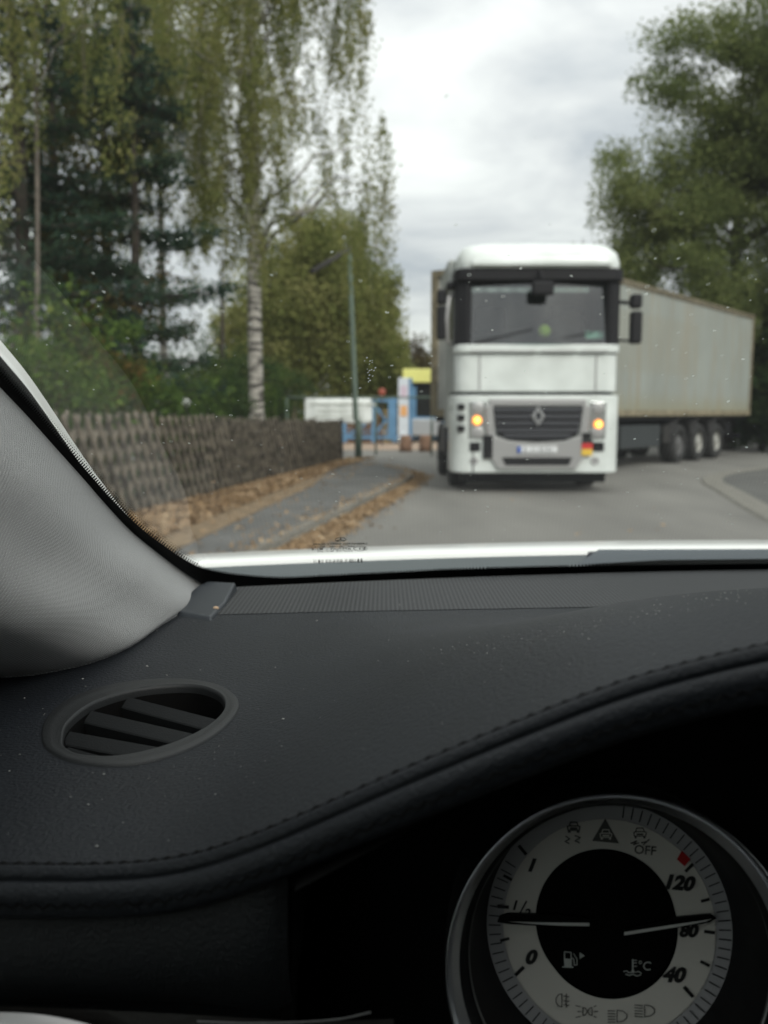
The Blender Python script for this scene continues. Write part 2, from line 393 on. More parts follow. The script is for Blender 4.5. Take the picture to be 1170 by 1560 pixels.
# ------------------------------------------------------------------ street lamp
M_green = mat('green_grey_paint', (.085, .125, .095), .5, var=.15, vs=4)
lp = at_z(546, 702, 0)
lr = empty('street_lamp', lp, 0, 'green grey street lamp with a slender dark lantern beside the banner', 'street lamp')
MB().tube([(0, 0, -.1), (0, 0, 1.0), (-.06, 0, 1.02), (-.2, 0, 5.12)], [.095, .092, .07, .045], 14).build('pole', M_green, lr)
mb = MB(); mb.prism([(-.05, -.08), (-.35, -.13), (-1.15, -.1), (-1.2, 0), (-1.15, .1), (-.35, .13), (-.05, .08)], -.04, .07, Matrix.Translation((-.13, 0, 5.15)) @ Matrix.Rotation(R(12), 4, 'Z') @ Matrix.Rotation(R(-32), 4, 'Y'))
mb.build('lantern', mat('lantern_grey', (.025, .023, .023), .6), lr, .015)
# ------------------------------------------------------------------ banner on its railing
M_white = mat('white_sheet', (.86, .90, .88), .6)
b0 = at_y(464, 607, 23.6); b1 = at_y(567, 645, 23.6); bc = (b0 + b1) / 2
br = empty('banner', (bc.x, 23.6, 0), 0, 'white rectangular banner with faint grey lettering hung beyond the fence end', 'banner')
hw = (b1.x - b0.x) / 2; zt, zb = b0.z, b1.z
mb = MB(); rows = []
for j in range(7):
    rows.append([Vector((-hw + 2 * hw * i / 24, .02 * math.sin(i * 1.1) - .01 * math.cos(j * 1.4 + i * .5), zt + (zb - zt) * j / 6 - .012 * math.sin(math.pi * i / 24 * 3) * (j > 4))) for i in range(25)])
mb.grid(rows); o = mb.build('sheet', M_white, br); sm = o.modifiers.new('s', 'SOLIDIFY'); sm.thickness = .004
M_ink = mat('faded_print', (.55, .58, .54), .7); mb = MB(); random.seed(3)
for zc, h_, x0, x1 in ((zt - .17, .10, -.80, .80), (zt - .35, .06, -.62, .66), (zt - .50, .06, -.72, .6)):
    x = x0 * hw
    while x < x1 * hw:
        mb = MB(); w_ = random.uniform(1.4, 3.2) * h_
        q_ = random.uniform(.2, .5)
        mb.prism([(x, zc - h_ * .5), (x + w_ * q_, zc - h_ * .4), (x + w_ * q_, zc - h_ * .1), (x + w_, zc - h_ * .45), (x + w_, zc + h_ * .3), (x + w_ * .7, zc + h_ * .5), (x + w_ * .4, zc + h_ * .2), (x, zc + h_ * .5)], .024, .028, Matrix.Rotation(R(90), 4, 'X')); mb.build('print_mark', M_ink, br)
        x += w_ * 1.15
pass
mb = MB(); mb.tube([(-hw - .5, .05, zt + .03), (2.6, .05, zt + .03)], .025, 8)
for x in (-hw - .5, hw + .1, 2.6): mb.tube([(x, .05, -.05), (x, .05, zt + .03)], .03, 8)
mb.build('railing', M_green, br)
for x in (-hw + .02, hw - .02):
    for z in (zt - .04, zb + .04): MB().lathe([(.012, 0), (.03, 0), (.03, .01), (.012, .01)], 12, Matrix.Translation((x, -.03, z)) @ Matrix.Rotation(R(90), 4, 'X')).build('eyelet', M_dkm, br)
# ------------------------------------------------------------------ yard: blue kiosk, sign column, gate, stumps
M_blue = mat('blue_paint', (.11, .25, .42), .45, var=.12, vs=3); M_yel = mat('yellow_sign', (.80, .80, .26), .5, var=.05)
M_blk = mat('dark_window', (.018, .02, .02), .2)
kx = at_y(606, 600, 34).x
ki = empty('kiosk', (kx + 2, 34, 0), 0, 'blue kiosk with yellow fascia and dark window behind the lorry', 'kiosk')
mb = MB(); mb.box(-1.4, 2.6, .2, 3, .12, 1.02); mb.box(-1.4, -1.25, .2, 3, 1.02, 2.3); mb.box(2.45, 2.6, .2, 3, 1.02, 2.3); mb.box(-1.25, 2.45, 2.85, 3, 1.02, 2.3); mb.build('wall', M_blue, ki, .01)
MB().box(-1.8, 2.8, 0, 3.1, 2.38, 2.92).build('fascia', M_yel, ki, .03)
MB().box(-1.7, 2.7, .1, 3.05, 2.26, 2.36).build('roof', M_blk, ki)
MB().box(-1.25, 2.45, .3, .33, 1.0, 2.28).build('window', M_blk, ki)
MB().box(-1.5, 2.7, .1, 3.1, -.02, .12).build('plinth', M_dkm, ki)
M_tank = mat('light_panel', (.62, .68, .74), .5, var=.1); M_or = mat('orange_label', (.75, .40, .16), .6)
p = at_y(616, 660, 32.5)
sc2 = empty('sign_column', (p.x, 32.5, 0), 0, 'white and blue sign column with an orange label in front of the kiosk', 'sign')
MB().box(-.24, .16, -.12, .12, .15, 2.5).build('panel', M_tank, sc2, .02)
MB().box(.163, .3, -.13, .13, .15, 2.5).build('blue_edge', M_blue, sc2, .02)
MB().box(-.16, .1, -.135, -.123, 1.05, 1.45).build('label', M_or, sc2)
MB().box(-.16, .1, -.135, -.123, 1.75, 2.2).build('label', mat('pale_label', (.6, .5, .6), .6), sc2)
MB().box(-.3, .35, -.2, .2, -.02, .15).build('base', M_dkm, sc2, .02)
p = at_z(621, 670, .45); 
mb = MB(); mb.ball((0, 0, .22), (.19, .17, .2)); mb.ball((.02, 0, .42), (.1, .1, .08)); o = mb.build('sack', M_tank); o.location = (p.x + .03, 30.9, .0)
tag(o, 'small white sack standing at the foot of the sign column', 'sack')
M_stump = mat('stump_wood', (.22, .13, .085), .9, var=.3, vs=8, bump=.4, bs=30)
for px, lb in ((618, 'brown wooden block on the yard edge left of the other'), (648, 'brown wooden block nearest the lorry on the yard edge')):
    p = at_z(px, 688, 0); mb = MB(); mb.lathe([(0, 0), (.2, 0), (.19, .2), (.17, .46), (.15, .5), (0, .5)], 14); o = mb.build('wooden_block', M_stump); o.location = (p.x, p.y, 0)
    tag(o, lb, 'block', 'wooden blocks on the yard edge')
gx = at_y(523, 640, 31).x
gt = empty('yard_gate', (gx, 31, 0), 0, 'blue steel gate with diagonal braces left of the kiosk', 'gate')
wd = at_y(606, 640, 31).x - gx
mb = MB()
for z in (.28, 1.62): mb.box(0, wd, -.04, .04, z - .05, z + .05)
for x in (.05, wd * .55, wd - .12): mb.box(x - .06, x + .06, -.045, .045, 0.1, 1.66)
mb.box(wd - .35, wd - .05, -.05, .05, .2, 1.7)
mb.bar((wd * .55, 0, 1.55), (wd * .78, 0, .9), .05, .1); mb.bar((wd * .55, 0, .35), (wd * .8, 0, .95), .05, .1); mb.bar((.1, 0, .3), (wd * .5, 0, .9), .05, .08)
mb.build('frame', M_blue, gt)
mb = MB(); [mb.box(i * .1, i * .1 + .025, -.012, .012, .3, .62) for i in range(int(wd * 10))]; mb.build('bars', M_blue, gt)
for x0, x1, z1, m_, nm, lb in ((-.4, 1.35, 1.15, mat('rust_timber', (.14, .075, .04), .9, var=.4, vs=6), 'timber_stack', 'stack of brown timber boards behind the blue gate'),
                           (1.45, 2.45, 1.35, mat('ochre_timber', (.17, .13, .06), .9, var=.4, vs=6), 'pallet_stack', 'stack of ochre pallets behind the blue gate beside the car')):
    e_ = empty(nm, (gx + .0, 33.4, 0), 0, lb, 'stack')
    for k in range(7):
        zz_ = z1 / 7 * k; MB().box(x0 + random.uniform(-.04, .04), x1 + random.uniform(-.04, .04), -.5, .5, zz_, zz_ + z1 / 7 * .8).build('board', m_, e_)
# parked car nose between gate and kiosk
pc = empty('parked_car', (gx + 3.0, 36.0, 0), 0, 'pale parked car with dark windows half hidden behind the blue gate', 'car')
prof = [(-.85, .25), (-.88, .7), (-.82, .88), (-.62, .95), (-.5, 1.35), (.5, 1.35), (.62, .95), (.82, .88), (.88, .7), (.85, .25)]
M_silver = mat('pale_car_paint', (.52, .56, .60), .3, .2)
mb = MB(); mb.prism([(x, z) for x, z in prof[:4]] + [(x, z) for x, z in prof[6:]], -2, 2, Matrix.Rotation(R(90), 4, 'X')); fix_normals(mb.build('body', M_silver, pc, .06))
mb = MB(); mb.prism([(-.62, .952), (-.5, 1.35), (.5, 1.35), (.62, .952)], -1.2, 1.0, Matrix.Rotation(R(90), 4, 'X')); fix_normals(mb.build('glasshouse', M_blk, pc, .05))
for x in (-.8, .8):
    for y in (-1.3, 1.3): MB().lathe([(0, -.09), (.24, -.1), (.3, -.06), (.3, .06), (.24, .1), (0, .09)], 20, Matrix.Translation((x, y, .3)) @ Matrix.Rotation(R(90), 4, 'Y')).build('wheel', M_dkm, pc)
# small red sign disc and pale lantern seen over the fences
p = at_y(582, 597, 30.5); e_ = empty('warning_sign', (p.x, 30.5, 0), 0, 'small round red sign on a thin post above the blue gate', 'sign')
MB().tube([(0, 0, -.05), (0, 0, p.z)], .022, 8).build('post', M_dkm, e_)
MB().lathe([(0, -.01), (.12, -.01), (.13, 0), (.12, .01), (0, .01)], 24, Matrix.Translation((0, -.04, p.z)) @ Matrix.Rotation(R(90), 4, 'X')).build('disc', mat('red_paint', (.32, .08, .05), .6), e_)
p = at_y(283, 613, 13.5); e_ = empty('garden_lamp', (p.x, 13.5, 0), 0, 'white globe garden lamp just above the lattice fence', 'lamp')
MB().tube([(0, 0, -.05), (0, 0, p.z - .06)], .018, 8).build('post', M_dkm, e_); MB().ball((0, 0, p.z), .066, 16, 10).build('globe', M_white, e_)
# ================================================================== TREES
M_birch = bpy.data.materials.new('birch_bark'); M_birch.use_nodes = True
_t = M_birch.node_tree; _n = _t.nodes; _l = _t.links; _p = _n['Principled BSDF']; _p.inputs['Roughness'].default_value = .8
_tc = _n.new('ShaderNodeTexCoord'); _mp = _n.new('ShaderNodeMapping'); _mp.inputs['Scale'].default_value = (2, 2, 9); _l.new(_tc.outputs['Object'], _mp.inputs[0])
_a = _n.new('ShaderNodeTexNoise'); _a.inputs['Scale'].default_value = 1.1; _a.inputs['Detail'].default_value = 5; _l.new(_mp.outputs[0], _a.inputs['Vector'])
_r = _n.new('ShaderNodeValToRGB'); _l.new(_a.outputs['Fac'], _r.inputs[0]); _r.color_ramp.elements[0].position = .43; _r.color_ramp.elements[0].color = (.05, .045, .04, 1); _r.color_ramp.elements[1].position = .53; _r.color_ramp.elements[1].color = (.42, .40, .36, 1); _l.new(_r.outputs[0], _p.inputs['Base Color'])
M_bark = mat('bark', (.045, .036, .028), .95, var=.4, vs=7, bump=.6, bs=25)
M_bark2 = mat('grey_bark', (.14, .12, .10), .95, var=.4, vs=5, bump=.6, bs=25)
LM_birch = leaf_mat('birch_leaf', [(.085, .11, .036), (.155, .18, .056), (.235, .24, .085), (.31, .285, .135)], .8, .5)
LM_willow = leaf_mat('yellow_green_leaf', [(.08, .105, .034), (.165, .19, .06), (.25, .26, .095), (.33, .31, .14)], .55, .45)
LM_dark = leaf_mat('dark_leaf', [(.02, .042, .018), (.038, .07, .026), (.065, .10, .036), (.11, .13, .05)], .8, .35)
LM_pine = leaf_mat('pine_needle', [(.018, .038, .028), (.03, .058, .04), (.048, .08, .048), (.07, .095, .052)], 1.0, .2)
LM_bush = leaf_mat('hedge_leaf', [(.03, .058, .018), (.06, .105, .028), (.10, .155, .038), (.16, .19, .05)], 1.4, .35)
LM_oak = leaf_mat('mixed_leaf', [(.025, .045, .018), (.055, .075, .022), (.11, .09, .032), (.19, .10, .035)], .7, .35)
LM_brown = leaf_mat('brown_leaf', [(.04, .03, .02), (.07, .055, .03), (.10, .085, .04), (.12, .12, .06)], .6, .3)
LM_right = leaf_mat('robinia_leaf', [(.075, .10, .042), (.125, .16, .058), (.185, .22, .08), (.26, .28, .12)], .45, .5)
LM_lime = leaf_mat('lime_leaf', [(.03, .05, .015), (.06, .085, .022), (.10, .115, .03), (.14, .14, .045)], 1.0, .3)
def birch(loc, h, r, lean, strands, label, xr, zr, yr=2.2, leaf=.055, lm=LM_birch, dens=160, skip=None, group='birches behind the fence', bark=None):
    root = empty('birch_tree', loc, 0, label, 'tree', group)
    mb, tp = trunk_mb(h, r, lean, 12, 10, .07); tw = MB(); C = []
    for k in range(strands):
        z = zr[0] + (zr[1] - zr[0]) * random.random() ** .85
        tz = (z - zr[0]) / (zr[1] - zr[0]); wx = (xr[1] - xr[0]) / 2 * (1 - .45 * tz ** 2)
        a = random.uniform(0, 2 * math.pi); q = random.random() ** .55
        x = (xr[0] + xr[1]) / 2 + wx * q * math.cos(a); y = yr * q * math.sin(a)
        if skip and skip(x, y, z): continue
        ln = random.uniform(.8, 2.3)
        sx, sy = random.uniform(-.18, .18), random.uniform(-.18, .18)
        pts = [Vector((x + sx * t * ln, y + sy * t * ln, z - ln * t)) for t in (0, .33, .66, 1)]
        if k % 3 == 0: tw.tube(pts, [.009, .007, .005, .003], 4, False)
        if k % 5 == 0:
            z0 = max(h * .28, z - .25 * abs(x) - .6); i = min(int(z0 / h * 11), 10); b = Vector(tp[i]).lerp(Vector(tp[i + 1]), z0 / h * 11 - i); rr = max(.012, r * (1 - z0 / h) * .4)
            mb.tube(limb_pts(b, pts[0] + Vector((0, 0, .05)), .16, 6), [rr, rr * .8, rr * .55, rr * .4, rr * .25, .006], 5, False)
        n_ = int(dens * ln * random.uniform(.5, 1.4)); t = rng.random(n_)
        s_ = .035 + .075 * np.sin(np.pi * np.clip(t, 0, 1))
        C.append(np.stack([x + sx * t * ln, y + sy * t * ln, z - ln * t], 1) + rng.normal(size=(n_, 3)) * s_[:, None] * np.array((1, 1, .8)))
    mb.add(tw.v, tw.f, True); mb.build('trunk', bark or M_birch, root)
    leaf_object('crown', np.concatenate(C), leaf, lm, root, .62, droop=.5)
    return root
random.seed(21)
p = at_z(394, 655, .35)
bx = at_y(391, 628, 17.5).x
birch((bx, 17.5, 0), 15, .17, (-.1, .3), 860, 'tall weeping birch with a black and white trunk left of the street lamp', (-3.1, 2.9), (4.6, 13.5), 2.4,
      skip=lambda x, y, z: (z < 6.6 and x < -.8 and random.random() < .72) or (z < 6.8 and .6 < x < 2.05 and random.random() < .93) or (noise.noise(Vector((x * .75, y * .3, z * .55))) > .12 and random.random() < .85))
bx2 = at_y(40, 628, 11.5).x
birch((bx2, 11.5, 0), 12, .036, (.7, .2), 260, 'slender pale trunked birch rising at the far left behind the fence', (-1.6, 2.6), (4.8, 11), 1.5, .05, bark=M_bark2,
      skip=lambda x, y, z: noise.noise(Vector((x * .8 + 7, y * .3, z * .6))) > .02 and random.random() < .95)
bx3 = at_y(250, 628, 21).x
birch((bx3, 21, 0), 15, .12, (.2, .2), 330, 'birch standing between the pine and the tallest birch', (-2.6, 2.6), (6.2, 13.5), 1.8, .06,
      skip=lambda x, y, z: noise.noise(Vector((x * .7 + 3, y * .3, z * .6))) > .08 and random.random() < .9)
def pine(loc, h, r, R0, label, z0=1.0, dens=90, lm=LM_pine, name='pine_tree', lv=.55):
    root = empty(name, loc, 0, label, 'tree', 'conifers behind the fence'); mb, tp = trunk_mb(h, r, (0, 0), 9, 9); C = []
    z = z0
    while z < h - .3:
        t = (z - z0) / (h - z0); ro = R0 * (1 - t) ** .75 * random.uniform(.75, 1.15) + .2
        for k in range(random.randint(4, 6)):
            a = random.uniform(0, 2 * math.pi); b = Vector((math.cos(a), math.sin(a), 0)); rr = ro * random.uniform(.6, 1.1)
            pts = [Vector((0, 0, z)) + b * rr * s + Vector((0, 0, -.18 * rr * s + .22 * rr * s * s)) for s in (0, .3, .6, 1)]
            mb.tube(pts, [.04, .03, .02, .006], 5, False)
            n_ = int(dens * rr); s = rng.random(n_) ** .7
            q = np.array([pts[0]]) + np.outer(s * rr, np.array(b)) + np.stack([np.zeros(n_), np.zeros(n_), -.18 * rr * s + .22 * rr * s * s], 1)
            pr_ = np.array((-b.y, b.x, 0)); side = rng.normal(size=n_) * .26 * rr * (.35 + .65 * np.sin(np.pi * s)) * .8
            C.append(q + np.outer(side, pr_) + rng.normal(size=(n_, 3)) * np.array((.06, .06, .07)))
        z += lv * random.uniform(.7, 1.2)
    mb.build('trunk', M_bark, root); leaf_object('crown', np.concatenate(C), .11, lm, root, .28); return root
random.seed(5)
pine((at_y(215, 628, 15.2).x, 15.2, 0), 8.6, .13, 2.1, 'dark blue green pine with sweeping boughs left of the tall birch', 1.6, 230)
pine((at_y(20, 628, 13).x, 13.6, 0), 9.5, .16, 2.4, 'tall dark pine at the left edge behind the slender birch', .8, 210)
def bl(px, y, h, r, blobs, per, sp, leaf, lm, bark, label, group=None, name='broadleaf_tree', cat='tree', limbs=30, lean=(0, 0), flat=.7):
    return broadleaf(name, (at_y(px, 628, y).x, y, 0), h, r, blobs, per, sp, leaf, lm, bark, label, cat, group, lean, limbs, flat)
bl(95, 15.5, 9, .15, [((0, 0, 5.2), (1.9, 1.5, 3.4), 85), ((.8, 0, 3), (1.4, 1.2, 1.6), 26)], 210, .26, .085, LM_oak, M_bark, 'dark broadleaf tree with rusty red patches between the two pines', 'broadleaf trees behind the fence')
bl(170, 19, 11, .17, [((0, 0, 8.4), (2.4, 1.6, 2.4), 60), ((-.5, 0, 5), (1.6, 1.4, 1.4), 26)], 200, .28, .09, LM_dark, M_bark, 'dark leaved tree showing through gaps behind the pine', 'broadleaf trees behind the fence')
# hedge bushes over the fence
for px, y, rx, h_, lm, lb in ((95, 10.2, 1.0, 2.35, LM_oak, 'reddish green bush at the pillar end of the lattice fence'), (165, 11.2, .95, 2.5, LM_bush, 'bright green bush second from the left behind the fence'),
                          (235, 13.2, 1.1, 2.3, LM_bush, 'green bush left of the white garden lamp'), (318, 16.2, 1.2, 2.0, LM_dark, 'low dark bush right of the white garden lamp'),
                          (372, 19, 1.3, 2.35, LM_bush, 'green bush beside the trunk of the tall birch'), (432, 25.5, 1.3, 2.3, LM_dark, 'dark bush left of the white banner'), (30, 9.0, 1.0, 2.6, LM_bush, 'leafy green bush at the left edge of the windscreen')):
    bl(px, y, h_ * .8, .05, [((0, 0, h_ * .5), (rx, .7, h_ * .5), 42)], 150, .17, .06, lm, M_bark, lb, 'bushes behind the lattice fence', 'bush', 'bush', 14)
# yellow green trees behind the banner
bl(448, 36, 11, .16, [((.2, 0, 5.4), (2.5, 2.0, 4.3), 130), ((-1.5, 0, 3.8), (1.9, 1.5, 2.9), 64)], 330, .40, .15, LM_willow, M_bark2, 'yellow green tree with pale stems just right of the tall birch', 'yellow green trees behind the banner', lean=(.2, 0), flat=1.3)
bl(515, 38, 11, .16, [((0, 0, 5.9), (2.1, 1.9, 3.7), 110), ((1.2, 0, 3.3), (1.8, 1.5, 2.3), 54)], 330, .38, .15, LM_willow, M_bark2, 'rounded olive tree directly behind the street lamp pole', 'yellow green trees behind the banner', flat=1.3)
bl(572, 40, 10, .16, [((-.1, 0, 5.2), (1.3, 1.5, 3.4), 80), ((.2, 0, 3.2), (1.2, 1.2, 2.2), 50)], 320, .34, .15, LM_willow, M_bark2, 'narrower green tree right of the lamp pole above the red sign', 'yellow green trees behind the banner', flat=1.3)
bl(340, 30, 7, .14, [((0, 0, 2.2), (2.6, 1.6, 1.7), 60)], 180, .3, .11, LM_dark, M_bark, 'low green thicket far back below the sky gap', 'yellow green trees behind the banner')
bl(628, 46, 5.5, .12, [((0, 0, 3.0), (1.5, 1.3, 2.1), 34)], 170, .26, .12, LM_brown, M_bark2, 'small brownish tree above the yellow fascia', 'distant trees beyond the yard')
bl(655, 44, 5.5, .12, [((0, 0, 2.8), (1.8, 1.3, 1.9), 30)], 170, .28, .12, LM_brown, M_bark2, 'small brownish tree far off beside the container corner', 'distant trees beyond the yard')
# right hand trees
random.seed(9)
bl(1110, 27, 13.5, .24, [((.4, 0, 5.0), (4.3, 2.6, 3.7), 190), ((2.4, 0, 9.2), (3.4, 2.2, 2.8), 80), ((-2.3, 0, 7.0), (2.3, 1.6, 1.5), 44), ((-3.3, -.5, 7.6), (1.3, .8, .5), 7), ((-.4, -.5, 9.6), (2.6, 1.2, 1.5), 50), ((-1.4, -.5, 12.0), (2.2, 1.0, .9), 20), ((1.5, 0, 13), (3, 2, 1.2), 22), ((1.4, 0, 8.4), (3.4, 2, 1.5), 46), ((3.0, 0, 11.2), (2.6, 1.8, 1.6), 30), ((-3.9, -.3, 5.6), (1.3, 1, 1.0), 14), ((-3.0, -.4, 8.6), (1.7, .8, .7), 12), ((-2.6, -.4, 10.6), (1.5, .8, .6), 9)], 520, .34, .09, LM_right, M_bark, 'large dark green tree standing over the trailer', 'trees beyond the trailer', limbs=60)
bl(1260, 25.5, 15, .22, [((-.6, 0, 9.4), (2.5, 1.8, 2.2), 60), ((-1.9, 0, 11.6), (1.9, 1.4, 1.1), 26), ((.6, 0, 5.2), (2.2, 1.6, 2.9), 60)], 340, .29, .085, LM_right, M_bark, 'nearer tree with loose open boughs at the top right', 'trees beyond the trailer', limbs=50)
bl(925, 33, 9, .16, [((0, 0, 4.2), (1.9, 1.5, 2.4), 36), ((.5, 0, 6.1), (1.2, 1.0, 1.1), 14)], 220, .3, .11, LM_right, M_bark, 'small tree peeping out right of the cab roof', 'trees beyond the trailer')
bl(1040, 29.5, 5.5, .12, [((0, 0, 3.4), (2.1, 1.0, 1.7), 60)], 210, .25, .1, LM_lime, M_bark, 'light green bush rising just behind the trailer roof', 'trees beyond the trailer')
bl(1165, 26.8, 5, .12, [((0, 0, 2.2), (1.7, 1.0, 2.2), 100)], 230, .27, .14, LM_dark, M_bark, 'dark bush beside the rear corner of the trailer', 'trees beyond the trailer')
bl(1180, 31, 5, .12, [((0, 0, 2.2), (2.6, 1.2, 2.2), 90)], 260, .3, .14, LM_dark, M_bark, 'dark bush furthest back past the trailer doors', 'trees beyond the trailer')
bl(1250, 25, 6, .12, [((0, 0, 2.3), (1.9, 1.3, 2.4), 90)], 230, .27, .14, LM_dark, M_bark, 'dark bush beyond the right edge of the road', 'trees beyond the trailer')
bl(878, 42, 9.6, .12, [((0, 0, 7.6), (.5, .5, 1.6), 12), ((-.4, 0, 6.6), (1.5, 1, 1.0), 12), ((0, 0, 4.5), (2.2, 1.4, 1.8), 24)], 150, .28, .11, LM_brown, M_bark, 'slim brownish treetop just above the cab roof', 'distant trees beyond the yard')
# unseen wood behind us, added to give the lorry's windscreen a dark reflection
C = []
for k in range(1500):
    x = random.uniform(-34, 34); y = random.uniform(-42, -16)
    if abs(x - .8) < 2.2 and y > -34: continue
    C.append(np.array((x, y, random.random() * (6.2 + 3 * math.sin(x * .45) + 1.5 * math.sin(x * 1.3)))) + rng.normal(size=(40, 3)) * np.array((.8, .8, .8)))
o = leaf_object('mirrored_wood', np.concatenate(C), .55, LM_dark); tag(o, 'unseen dark trees behind the car, added for the reflection in the lorry windscreen', 'wood', kind='stuff')
# far wood
C = []
for k in range(520):
    x = random.uniform(-75, 95); y = random.uniform(62, 92); z = random.uniform(.5, 4.6) + .8 * math.sin(x * .3)
    C.append(np.array((x, y, z)) + rng.normal(size=(60, 3)) * np.array((.9, .9, .8)))
o = leaf_object('distant_wood', np.concatenate(C), .6, LM_dark); tag(o, 'distant line of dark trees beyond the yard', 'wood', kind='stuff')
# ================================================================== LORRY
M_lw = mat('lorry_white', (.60, .64, .62), .35, vs=2.2, coat=.3, c2=(.76, .81, .79), detail=7)
M_lg = mat('lorry_silver', (.40, .40, .40), .35, .35)
M_lgs = mat('lorry_slat', (.05, .052, .06), .45, .2)
M_bp = mat('black_plastic', (.010, .010, .012), .6, spec=.25)
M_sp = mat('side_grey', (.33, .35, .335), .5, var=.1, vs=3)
M_tyre = mat('tyre', (.018, .018, .018), .85); M_rim = mat('rim', (.36, .36, .33), .5, .3, var=.2, vs=8); M_rimd = mat('dark_rim', (.10, .10, .10), .6)
M_gl = glass_mat('lorry_glass', (.46, .58, .56), .15); M_seat = mat('cab_fabric', (.035, .045, .045), .9)
M_lens = mat('lamp_lens', (.55, .57, .56), .12, .6)
M_orange = emit_mat('lit_indicator', (1, .30, .03), 1.1); M_core = emit_mat('indicator_core', (1, .62, .12), 2.2)
tk = empty('lorry', (2.27, 12.55, 0), 0, 'white tractor unit with lit orange indicators facing the camera', 'lorry')
T = tk
def rbox(name, x0, x1, y0, y1, z0, z1, m, bev=.03, parent=None, label=None, seg=3):
    return fix_normals(MB().box(x0, x1, y0, y1, z0, z1).build(name, m, parent or T, bev, seg, label=label))
# lower body: bumper with wrapped corners (plan outline, extruded)
def plan(w, d, r, back=1.0):
    o = [(w, back)]
    for k in range(7):
        a = R(0 - 90 * k / 6); o.append((w - r + r * math.cos(a), d + r + r * math.sin(a)))
    return o
def wrap(name, w, r, z0, z1, m, d=0., back=1.0, wt=None, bev=.02, parent=None):
    o = plan(w, d, r, back); o = o + [(-x, y) for x, y in o[::-1]]
    mb = MB(); n = len(o); wt = wt or 1
    vs = [Vector((x, y, z0)) for x, y in o] + [Vector((x * wt, y, z1)) for x, y in o]
    mb.add(vs, [tuple(range(n))[::-1], tuple(range(n, 2 * n))] + [(i, (i + 1) % n, n + (i + 1) % n, n + i) for i in range(n)])
    return fix_normals(mb.build(name, m, parent or T, bev, 2))
wrap('bumper', 1.26, .3, .30, 1.45, M_lw, 0, .75)
rbox('bumper_seam', -.955, -.935, -.006, .02, .30, .72, M_bp, 0)
wrap('front_panel', 1.21, .22, 1.50, 2.06, M_lw, .05, 1.9)
for s in (-1, 1): rbox('panel_seam', s * .86 - .012, s * .86 + .012, .041, .06, 1.52, 2.04, M_lg, 0)
wrap('gap_strip', 1.16, .2, 1.44, 1.52, M_bp, .09, 1.9)
wrap('windscreen_ledge', 1.23, .22, 2.07, 2.19, M_lw, 0.0, .5)
mb = MB(); [mb.box(x0, x1, -.012, .0, 2.075, 2.10) for x0, x1 in ((-1.0, -.05), (.05, .55), (.62, 1.0))]; mb.build('ledge_shadow_strip', M_lg, T)
# cab shell above the ledge
rbox('cab_side', -1.235, -1.19, .32, 1.95, 1.5, 3.2, M_sp, .01); rbox('cab_side', 1.19, 1.235, .32, 1.95, 1.5, 3.2, M_sp, .01)
rbox('cab_rear', -1.19, 1.19, 1.9, 1.95, 1.5, 3.2, M_sp, .01)
for s in (-1, 1):
    mb = MB(); mb.prism([(s * 1.0, .06), (s * 1.06, .03), (s * 1.2, .12), (s * 1.232, .36), (s * 1.1, .36), (s * .98, .12)], 2.19, 3.18); fix_normals(mb.build('windscreen_pillar', M_bp, T, .01))
    fix_normals(MB().box(s * 1.237 - .004, s * 1.237 + .004, .45, 1.25, 2.3, 2.95).build('side_window', M_blk, T))
wrap('visor_band', 1.235, .2, 3.10, 3.275, M_bp, -.04, .5)
# roof: rounded fairing
mb = MB(); rows = []
for j, (z, w_, y0) in enumerate(((3.275, 1.19, -.05), (3.36, 1.19, -.08), (3.51, 1.17, .0), (3.63, 1.09, .16), (3.69, .9, .36), (3.71, .5, .7), (3.715, 0.001, .9))):
    o = plan(w_, y0, min(.28, w_ * .5), 1.95 if j < 5 else 1.7); o = o + [(-x, y) for x, y in o[::-1]]; rows.append([Vector((x, y, z)) for x, y in o] + [Vector((o[0][0], o[0][1], z))])
fix_normals(mb.grid(rows).build('roof', M_lw, T, smooth=True))
rbox('roof_lip', -1.0, 1.02, -.105, -.07, 3.30, 3.37, M_lw, .012)
for s in (-1, 1): rbox('roof_side_fairing', s * 1.3 - (.14 if s > 0 else .0), s * 1.3 + (.14 if s < 0 else 0), .55, 1.95, 3.1, 3.5, M_sp, .05)
# glass, interior
wsb = MB(); rows = [[Vector((-1.0 + 2.0 * i / 12, .09 - .11 * math.cos((i - 6) / 6 * 1.4) + (.12 * (z - 2.19)) * .95, z)) for i in range(13)] for z in (2.19, 2.5, 2.8, 3.13)]
wsb.grid(rows).build('windscreen', M_gl, T)
rbox('cab_floor', -1.18, 1.18, .1, 1.9, 2.08, 2.17, M_seat, 0)
mb = MB(); rows = [[Vector((x, y, z)) for x in np.linspace(-1.15, 1.15, 14)] for y, z in ((.12, 2.2), (.22, 2.28), (.45, 2.36), (.6, 2.2))]
for r_ in rows:
    for v in r_: v.z += .26 * math.exp(-((v.x - .25) / .42) ** 2) * (v.y > .3) + .06 * math.exp(-((v.x + .6) / .4) ** 2)
mb.grid(rows).build('dashboard', M_bp, T)
for x in (-.6, .62):
    rbox('seat', x - .26, x + .26, .95, 1.15, 2.2, 2.85, M_seat, .06); 
MB().lathe([(.2, -.014), (.23, 0), (.2, .014)], 24, Matrix.Translation((.62, .55, 2.5)) @ Matrix.Rotation(R(60), 4, 'X')).build('steering_wheel', M_bp, T)
MB().bar((-.95, .01, 2.215), (-.1, -.005, 2.40), .012, .022).build('wiper', M_bp, T); MB().bar((.0, .0, 2.215), (.8, .02, 2.36), .012, .022).build('wiper', M_bp, T)
